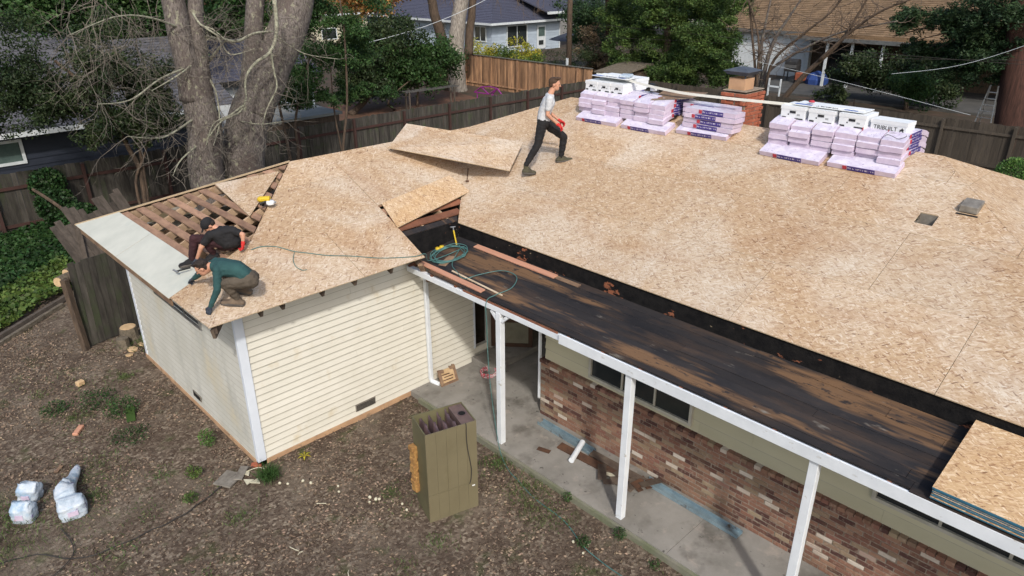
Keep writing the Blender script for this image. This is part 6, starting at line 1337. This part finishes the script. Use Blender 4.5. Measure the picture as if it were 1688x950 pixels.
leafy('leafy_tree', 'slender multi stem green tree behind the right hand big trunk', (b2.x, 14.4, 0),
      [([(b2.x, 14.4, 0), onY(480, 270, 14.4), onY(468, 210, 14.4), onY(450, 130, 14.4)], .08), ([(b2.x + .1, 14.4, 0), onY(492, 250, 14.4), onY(488, 190, 14.4), onY(520, 60, 14.4)], .07), ([(onY(570, 320, 14.3).x, 14.3, 0), onY(566, 240, 14.3), onY(572, 170, 14.3), onY(568, 60, 14.3), onY(560, 0, 14.3)], .06), ([(onY(575, 320, 14.3).x, 14.3, 0), onY(552, 190, 14.3), onY(545, 110, 14.3)], .04)],
      cl((455, 110, 545, 170), 13, 14.6, .6, .42, 420) + cl((490, 0, 600, 110), 24, 15.2, 1.0, .5, 430) + cl((500, -60, 620, 10), 10, 15.2, 1.0, .5, 430) + cl((540, 130, 640, 160), 7, 15.4, .5, .35, 300), 'leaf_mid', .13)
leafy('leafy_tree', 'dense dark tree between the slender tree and the pale house', (17, 24, 0), [([(17, 24, 0), onY(612, 150, 24), onY(610, 90, 24)], .2)], cl((585, 45, 655, 145), 20, 24, 1.0, .9, 600), 'leaf_dark', .22)
leafy('round_shrub', 'bright green spreading shrub in front of the big grey trunk', (21, 23.5, 0), [([(21, 23.5, 0), onY(690, 125, 23.5)], .08), ([(19.5, 23.5, 0), onY(640, 170, 22.5), onY(655, 150, 22.5), onY(680, 130, 22.5)], .06)], cl((640, 82, 745, 130), 26, 23.5, .8, .75, 560), 'leaf_mid', .2, cat='shrub')
leafy('leafy_tree', 'orange brown leaved tree at the top behind the slender tree', (24, 40, 0), [([(24, 40, 0), onY(600, 20, 40)], .2)], cl((555, -60, 650, 12), 16, 40, 2, 1.3, 420), 'leaf_orange', .32)
leafy('leafy_tree', 'light green tree far behind, between the two big trunks', (10, 32, 0), [([(10, 32, 0), onY(370, 40, 32)], .2)], cl((335, -60, 420, 70), 22, 32, 2, 1.0, 520), 'leaf_mid', .26)
leafy('leafy_tree', 'dark tree behind the forked trunk over the grey garage', (8, 30, 0), [([(8, 30, 0), onY(250, 60, 30)], .2)], cl((120, -60, 330, 60), 26, 31, 2, 1.2, 520), 'leaf_dark', .28)
m = MB(); m.slab([(9, 17.2), (24, 17.2), (26, 27), (14, 27)], lambda x, y: .012, .01); o = m.build('dirt_yard', 'red_soil'); o['kind'] = 'structure'
# big pale trunk behind the far fence
T = empty('bare_tree', (26.2, 26.1, 0), 'tall pale grey bare tree standing at the orange brown fence', 'tree'); rr2 = random.Random(9)
def yq(px, py, v=26.1): return onY(px, py, v)
m = MB(); limb(m, [(26.2, 26.1, -.1), yq(754, 130), yq(752, 80), yq(757, 30), yq(770, -60)], .62, .40, 12, rough=.3); m.build('trunk', 'bark_pale', T, smooth=True)
m = MB(); limb(m, [(26.0, 26.6, 0), yq(738, 125, 26.6), yq(730, 80, 26.6), yq(718, 30, 26.6), yq(706, -20, 26.6)], .42, .25, 10, rough=.3); m.build('limb', 'bark_brown', T, smooth=True)
m = MB(); limb(m, [yq(772, 90), yq(776, 40), yq(782, -20)], .30, .2, 10, rough=.3); m.build('limb', 'bark_brown', T, smooth=True)
mt_ = MB()
for k in range(46): p = yq(rr2.uniform(690, 960), rr2.uniform(-60, -4), 26 + rr2.uniform(-2, 2)); twigs(mt_, p, (rr2.uniform(-1, 1), rr2.uniform(-.4, .4), -.9), rr2.uniform(.6, 1.6), .02, 2, rr2, .35)
o = mt_.build('twigs', 'twig_brown', T); o['kind'] = 'stuff'
# conifers over the right fence
leafy('conifer_tree', 'broad bright green conifer behind the brick chimney and shingle piles', (31.5, 14, 0), [([(31.5, 14, 0), onX(1100, 60, 31.5), onX(1100, -80, 31.5)], .3)],
      cl((1005, -10, 1205, 140), 120, 31.5, 1.6, .55, 620, 0) + cl((1020, -70, 1200, 0), 26, 31.5, 1.6, .7, 420, 0) + cl((1030, 110, 1180, 150), 14, 31.0, .8, .5, 520, 0), 'leaf_conifer', .17, flat=.35, aspect=.42, down=.25)
leafy('conifer_tree', 'darker green conifer left of the broad one beside the utility pole', (36, 21, 0), [([(35, 19.5, 0), onX(1004, 60, 33), onX(1006, -80, 33)], .28)], cl((945, 10, 1020, 70), 22, 36, 1.2, .8, 480, 0), 'leaf_fir', .22, bark='bark_red', flat=.3, down=.2)
leafy('vine_mass', 'brownish dry vines hanging on the reddish trunk behind the left pile', (33, 18, 0), [([(33, 18, 0), onX(985, 60, 33)], .06)], cl((968, 55, 1000, 130), 12, 33, .6, .5, 330, 0), 'leaf_dry', .16, cat='vines', down=.6)
rr3 = random.Random(31)
T = empty('bare_tree', (30, 9, 0), 'bare multi stem tree with thin branches behind the chimney cap', 'tree'); b0_ = onX(1252, 112, 30); mt_ = MB()
for i, P in enumerate(([(1252, 130), (1255, 80), (1262, 40), (1275, -20)], [(1258, 130), (1275, 70), (1300, 30), (1330, -15)], [(1262, 128), (1300, 95), (1350, 68), (1400, 50), (1480, 35)], [(1245, 130), (1240, 60), (1235, 0), (1233, -60)], [(1248, 130), (1250, 60), (1230, -10)], [(1270, 110), (1320, 60), (1370, 20), (1400, -20)], [(1290, 165), (1330, 120), (1380, 75), (1405, 40), (1440, -20)], [(1350, 100), (1400, 55), (1450, 20), (1500, 0)])):
    m = MB(); Q, R = limb(m, ([(onX(P[0][0], P[0][1], 30).x, onX(P[0][0], P[0][1], 30).y, 0)] if i < 6 else []) + [onX(x, y, 30 - .1 * i) for x, y in P], .14 if i in (0, 1, 6) else .08, .03, 7); m.build('trunk' if i < 5 else 'branch', 'bark_brown' if i > 2 else 'bark_grey', T, smooth=True)
    for k in range(len(Q) // 3, len(Q), 1): twigs(mt_, Q[k], (rr3.uniform(-.3, .3), rr3.uniform(-1, 1), rr3.uniform(-.2, 1)), rr3.uniform(.6, 1.8), .022, 1, rr3, -.05)
o = mt_.build('twigs', 'twig_brown', T); o['kind'] = 'stuff'
p = onX(1668, 120, 32.5)
T = leafy('redwood_tree', 'redwood with thick reddish trunk and drooping sprays at the right edge', (32.5, p.y, 0), [([(32.5, onX(1672, 200, 32.5).y, 0), onX(1670, 150, 32.5), onX(1676, 60, 32.5), onX(1690, -60, 32.5)], .62)],
      cl((1560, 50, 1680, 125), 40, 33.5, 1.5, .50, 380, 0) + cl((1470, 15, 1600, 50), 17, 33.5, 1.2, .40, 300, 0) + cl((1590, -40, 1740, 40), 26, 33.0, 1.5, .55, 380, 0) + cl((1500, 75, 1570, 100), 8, 34, .6, .38, 260, 0), 'leaf_fir', .20, bark='bark_red', flat=.45, aspect=.38, down=.35)
mt_ = MB()
for k in range(16): a = onX(1672, rr3.uniform(-20, 90), 33); b = onX(rr3.uniform(1470, 1620), rr3.uniform(0, 110), 33.5); mt_.tube([a, a.lerp(b, .5) + Vector((0, 0, .25)), b], [.05, .03, .012], 4, False)
o = mt_.build('boughs', 'bark_brown', T); o['kind'] = 'stuff'
leafy('conifer_tree', 'dark fir beyond the patio posts of the tan roofed house', (39, 4, 0), [([(39, 4, 0), onX(1500, 120, 39)], .15)], cl((1370, 95, 1560, 150), 26, 39.5, 1.2, .7, 420, 0), 'leaf_dark', .22, flat=.3, down=.2)
leafy('dark_shrub', 'low green shrub by the fence below the patio posts', (37, 6, 0), [([(37, 6, 0), (37, 6, .6)], .05)], cl((1455, 128, 1525, 160), 12, 36, .8, .5, 360, 0), 'leaf_mid', .16, cat='shrub')
leafy('bright_shrub', 'bright green bush behind the right end of the main roof', (20, -5.4, 0), [([(20, -5.4, 0), (20, -5.4, 1.2)], .06)], [((20, -5.7, 1.0), (1.0, 1.1, 1.0), 6500), ((20.2, -5.1, 1.7), (.65, .55, .6), 2600), ((19.8, -6.3, 1.5), (.7, .7, .7), 2600)], 'leaf_bright', .085, cat='bush', shell=.6)
# shrubs by the pale house and far rows
leafy('flowering_shrub', 'yellow flowering shrub above the fence, left one under the double window', (31, 31, 0), [([(31, 30, 0), (31, 30, 1.2)], .05)], [(tuple(onX(x, y, 31)), (.55, .6, .5), 260) for x, y in ((805, 88), (790, 84), (815, 92))], 'leaf_yellow', .18, cat='shrub', group='yellow shrubs over the fence')
leafy('flowering_shrub', 'yellow flowering shrub above the fence, right one below the large window', (31, 27, 0), [([(31, 27, 0), (31, 27, 1.2)], .05)], [(tuple(onX(x, y, 31)), (.55, .6, .5), 260) for x, y in ((862, 90), (875, 95), (850, 86))], 'leaf_yellow', .18, cat='shrub', group='yellow shrubs over the fence')
leafy('green_shrub', 'green shrub between the two yellow flowering ones', (31, 29, 0), [([(31, 29, 0), (31, 29, 1)], .05)], [(tuple(onX(x, y, 30.5)), (.7, .8, .5), 420) for x, y in ((832, 96), (800, 100), (880, 104), (845, 102))], 'leaf_lime', .18, cat='shrub')
leafy('spiky_shrub', 'dark spiky shrubs at the foot of the utility pole', (31, 22, 0), [([(31, 22, 0), (31, 22, .5)], .05)], [(tuple(onX(x, y, 32)), (.9, .9, .5), 420) for x, y in ((905, 105), (950, 100), (965, 95))], 'leaf_dark', .3, cat='shrub', aspect=.15)
for i, (x, y, w, mt, lb) in enumerate(((-22, 40, 6, 'leaf_dark', 'tall dark tree in the far row at the top left'), (8, 46, 6, 'leaf_mid', 'green tree in the far row above the grey garage'), (20, 62, 7, 'leaf_dark', 'dark tree in the far row behind the cream house'), (38, 66, 6, 'leaf_mid', 'green tree in the far row behind the pale house'), (56, 58, 7, 'leaf_dark', 'dark tree in the far row right of the pale house'), (62, 34, 6, 'leaf_fir', 'green tree behind the utility pole in the far row'), (58, 24, 5, 'leaf_dark', 'dark tree far behind the broad conifer'), (74, 12, 7, 'leaf_mid', 'green tree far behind the tan roofed house'), (75, -10, 7, 'leaf_dark', 'dark tree far behind the redwood'), (-8, 52, 6, 'leaf_mid', 'green tree in the far row behind the grey roofed house'), (48, 70, 6, 'leaf_dark', 'dark tree in the far row, second behind the pale house'), (76, 30, 7, 'leaf_mid', 'green tree far right in the row behind the broad conifer'))):
    C_ = [((x + rr.uniform(-w, w) * .6, y + rr.uniform(-w, w) * .6, 2.0 + rr.uniform(0, 6)), (w * .35, w * .35, w * .25), 380) for _ in range(18)]
    leafy('far_tree', lb, (x, y, 0), [([(x, y, 0), (x, y, 5)], .35)], C_, mt, .5, group='trees in the far row')

# ------------------------------------------------------------------ ivy, litter, grass, weeds
n = 30000; x = rng.uniform(-4.5, 1.6, n); y = rng.uniform(7.2, 15.0, n); edge = 7.55 + (x + 2.6) * .78; keep = (y > edge + .05) & (y > 7.6) & ((x < .9) | (y > 9.9)); x = x[keep]; y = y[keep]
hgt = np.array([.10 + .16 * (noise.noise(Vector((a * .9, b * .9, 0))) + .6) + .05 * noise.noise(Vector((a * 4, b * 4, 2))) for a, b in zip(x, y)]); z = hgt * rng.uniform(.45, 1.1, len(x)); P = np.stack([x, y, z], 1)
lime = (y < edge[keep] + 1.9 + .6 * np.array([noise.noise(Vector((a * 1.3, b * 1.3, 9))) for a, b in zip(x, y)])) & (x < .3)
quads('ivy', leaf_quads(P[~lime], .115, .75, .8), 'leaf_ivy', None, 'stuff'); bpy.data.objects['ivy']['label'] = 'dark green ivy carpet below the left fence'; bpy.data.objects['ivy']['category'] = 'ivy'
o = quads('ground_cover', leaf_quads(P[lime], .10, .75, .8), 'leaf_lime', None, 'stuff'); o['label'] = 'lighter green ground cover along the timber edging'; o['category'] = 'ground cover'
t = empty('ivy_mound', (.6, 14.6, 0), 'ivy climbing over the fence and a fallen branch behind the gate', 'ivy'); m = MB(); limb(m, [(1.3, 12.5, 0), (.9, 13.2, .9), (.4, 14, 1.5)], .06, .04, 6); m.build('stem', 'bark_brown', t)
crown(t, 'leaves', [((.9, 14.6, 1.45), (.5, .35, .45), 900), ((.9, 14.2, .9), (.55, .5, .5), 1000), ((1.2, 13.3, .6), (.6, .6, .45), 1100), ((1.4, 12.2, .5), (.6, .7, .35), 1000), ((1.5, 11.2, .4), (.6, .7, .35), 900), ((1.0, 10.5, .3), (.6, .6, .3), 800)], .12, 'leaf_ivy', aspect=.8, shell=.6)
n = 150000; x = rng.uniform(-6.5, 2.88, n); y = rng.uniform(-9, 8.9, n); keep = ~((x > -.02) & (y > -.02) & (y < 4.92)) & ~((y > 7.3 + (x + 2.6) * .78)) & ~((x > 1.13) & (x < 2.05) & (y > -3.1) & (y < -2.4))
dens = np.array([noise.noise(Vector((a * .8, b * .8, 3))) for a, b in zip(x, y)]); keep &= rng.uniform(0, 1, n) < .5 + dens * 1.5
x = x[keep]; y = y[keep]; z = np.array([gh(a, b) for a, b in zip(x, y)]) + rng.uniform(.004, .03, len(x)); P = np.stack([x, y, z], 1)
o = quads('leaf_litter', leaf_quads(P, .036, .78, .5, var=.65), 'litter', None, 'stuff'); o['label'] = 'brown dry leaf litter covering the yard'; o['category'] = 'leaf litter'
def blades(cx, cy, r, n, h, nm, mat, parent=None, kind='stuff', lean=.5):
    c = np.stack([rng.normal(cx, r * .5, n), rng.normal(cy, r * .5, n), np.full(n, .0)], 1); d = rng.normal(size=(n, 3)) * lean; d[:, 2] = 1; d /= np.linalg.norm(d, axis=1)[:, None]; s = np.cross(d, rng.normal(size=(n, 3))); s /= np.linalg.norm(s, axis=1)[:, None]
    L = h * rng.uniform(.5, 1.2, n)[:, None]; mid = c + d * L * .55; tip = c + d * L + np.array([[0, 0, -.15]]) * L * rng.uniform(0, 1, n)[:, None] + (d * [1, 1, 0]) * L * .3
    return np.stack([c - s * .003, mid - s * .005, tip, mid + s * .005], 1)
rg = random.Random(77); Q = []
for k in range(110):
    gx, gy = rg.uniform(-6, 2.7), rg.uniform(-8, 6.5)
    if (-.3 < gx and -.3 < gy < 5.2): continue
    Q.append(blades(gx, gy, rg.uniform(.15, .5), rg.randrange(40, 160), rg.uniform(.04, .09), '', ''))
Q.append(blades(-3.4, 1.0, .9, 1400, .10, '', '')); Q.append(blades(-3.6, 2.4, .5, 500, .08, '', '')); Q.append(blades(2.6, -3.4, .4, 500, .08, '', '')); Q.append(blades(2.75, -2.6, .3, 300, .08, '', '')); Q.append(blades(.2, 5.6, .5, 600, .10, '', ''))
o = quads('grass_patches', np.concatenate(Q), 'grass', None, 'stuff'); o['label'] = 'thin scattered grass over the yard soil'; o['category'] = 'grass'
t = empty('grass_tuft', (-.03, -.42, 0), 'thick green grass tuft in front of the house corner', 'grass tuft'); quads('blades', blades(-.05, -.42, .14, 420, .26, '', '', lean=.3), 'leaf_mid', t)
def weed(x, y, r, h, n, label, mat='leaf_lime', size=.05):
    t = empty('weed', (x, y, 0), label, 'weed', 'weeds in the yard'); m = MB(); rw = random.Random(int(x * 100)); 
    for k in range(5): m.tube([(x, y, -.02), (x + rw.uniform(-r, r) * .5, y + rw.uniform(-r, r) * .5, h * .8)], .004, 4)
    m.build('stems', 'twig_brown', t); crown(t, 'leaves', [((x, y, h * .5), (r, r, h * .55), n)], size, mat, shell=.2, aspect=.5)
weed(-1.05, 3.05, .32, .3, 260, 'leafy weed behind the mossy board scrap', 'leaf_mid', .06); weed(-1.3, 3.7, .4, .25, 220, 'dark low weed cluster behind the gate side weeds', 'leaf_ivy', .06); weed(-1.9, 3.9, .25, .2, 140, 'weed by the orange brick piece', 'leaf_mid', .06)
weed(-.35, 1.1, .16, .3, 160, 'tall bright weed near the left wall', 'leaf_bright', .05); weed(-.85, .45, .13, .2, 110, 'yellow green weed between the wall and the pavers'); weed(-1.1, -.05, .12, .12, 80, 'low weed by the black cable')
weed(2.35, -4.68, .12, .15, 120, 'small weed beside the teal hose in the soil', 'leaf_mid', .04); weed(2.80, -4.95, .10, .18, 110, 'weed against the walk kerb near the bottom post', 'leaf_mid', .04); weed(2.86, -3.95, .08, .16, 70, 'small weed on the kerb beside the middle post', 'leaf_mid', .04)
weed(-1.2, 2.2, .35, .14, 200, 'flat weed patch left of the crawl vent', 'leaf_ivy', .05); weed(2.72, -5.6, .10, .12, 60, 'tiny weed at the kerb near the bottom edge', 'leaf_mid', .04)
t = empty('pale_plant', (.62, -.28, 0), 'small pale star shaped plant by the footing', 'plant'); m = MB()
for k in range(6): a = k * 1.05; m.add([(.62, -.30, .02), (.62 + .06 * math.cos(a - .3), -.30 + .06 * math.sin(a - .3), .05), (.62 + .13 * math.cos(a), -.30 + .13 * math.sin(a), .03), (.62 + .06 * math.cos(a + .3), -.30 + .06 * math.sin(a + .3), .05)], [(0, 1, 2, 3)])
m.build('leaves', 'leaf_yellow', t)
for i, (px, py, L, a) in enumerate(((485, 905, .16, 1.9), (495, 912, .08, .2), (530, 830, .14, 2.4), (575, 945, .1, 1.0))):
    p = onZ(px, py, .02); m = MB(); m.tube([(-L / 2, 0, 0), (0, .01, .008), (L / 2, 0, 0)], .006, 5); o = m.build('fallen_stick', 'chip_white', loc=(p.x, p.y, .02)); o.rotation_euler.z = a; tag(o, ['longest pale stick on the bare soil near the bottom', 'tiny pale stick beside the longest one', 'pale stick left of the furnace bulbs', 'pale stick at the bottom edge'][i], 'stick', 'pale sticks on the soil')
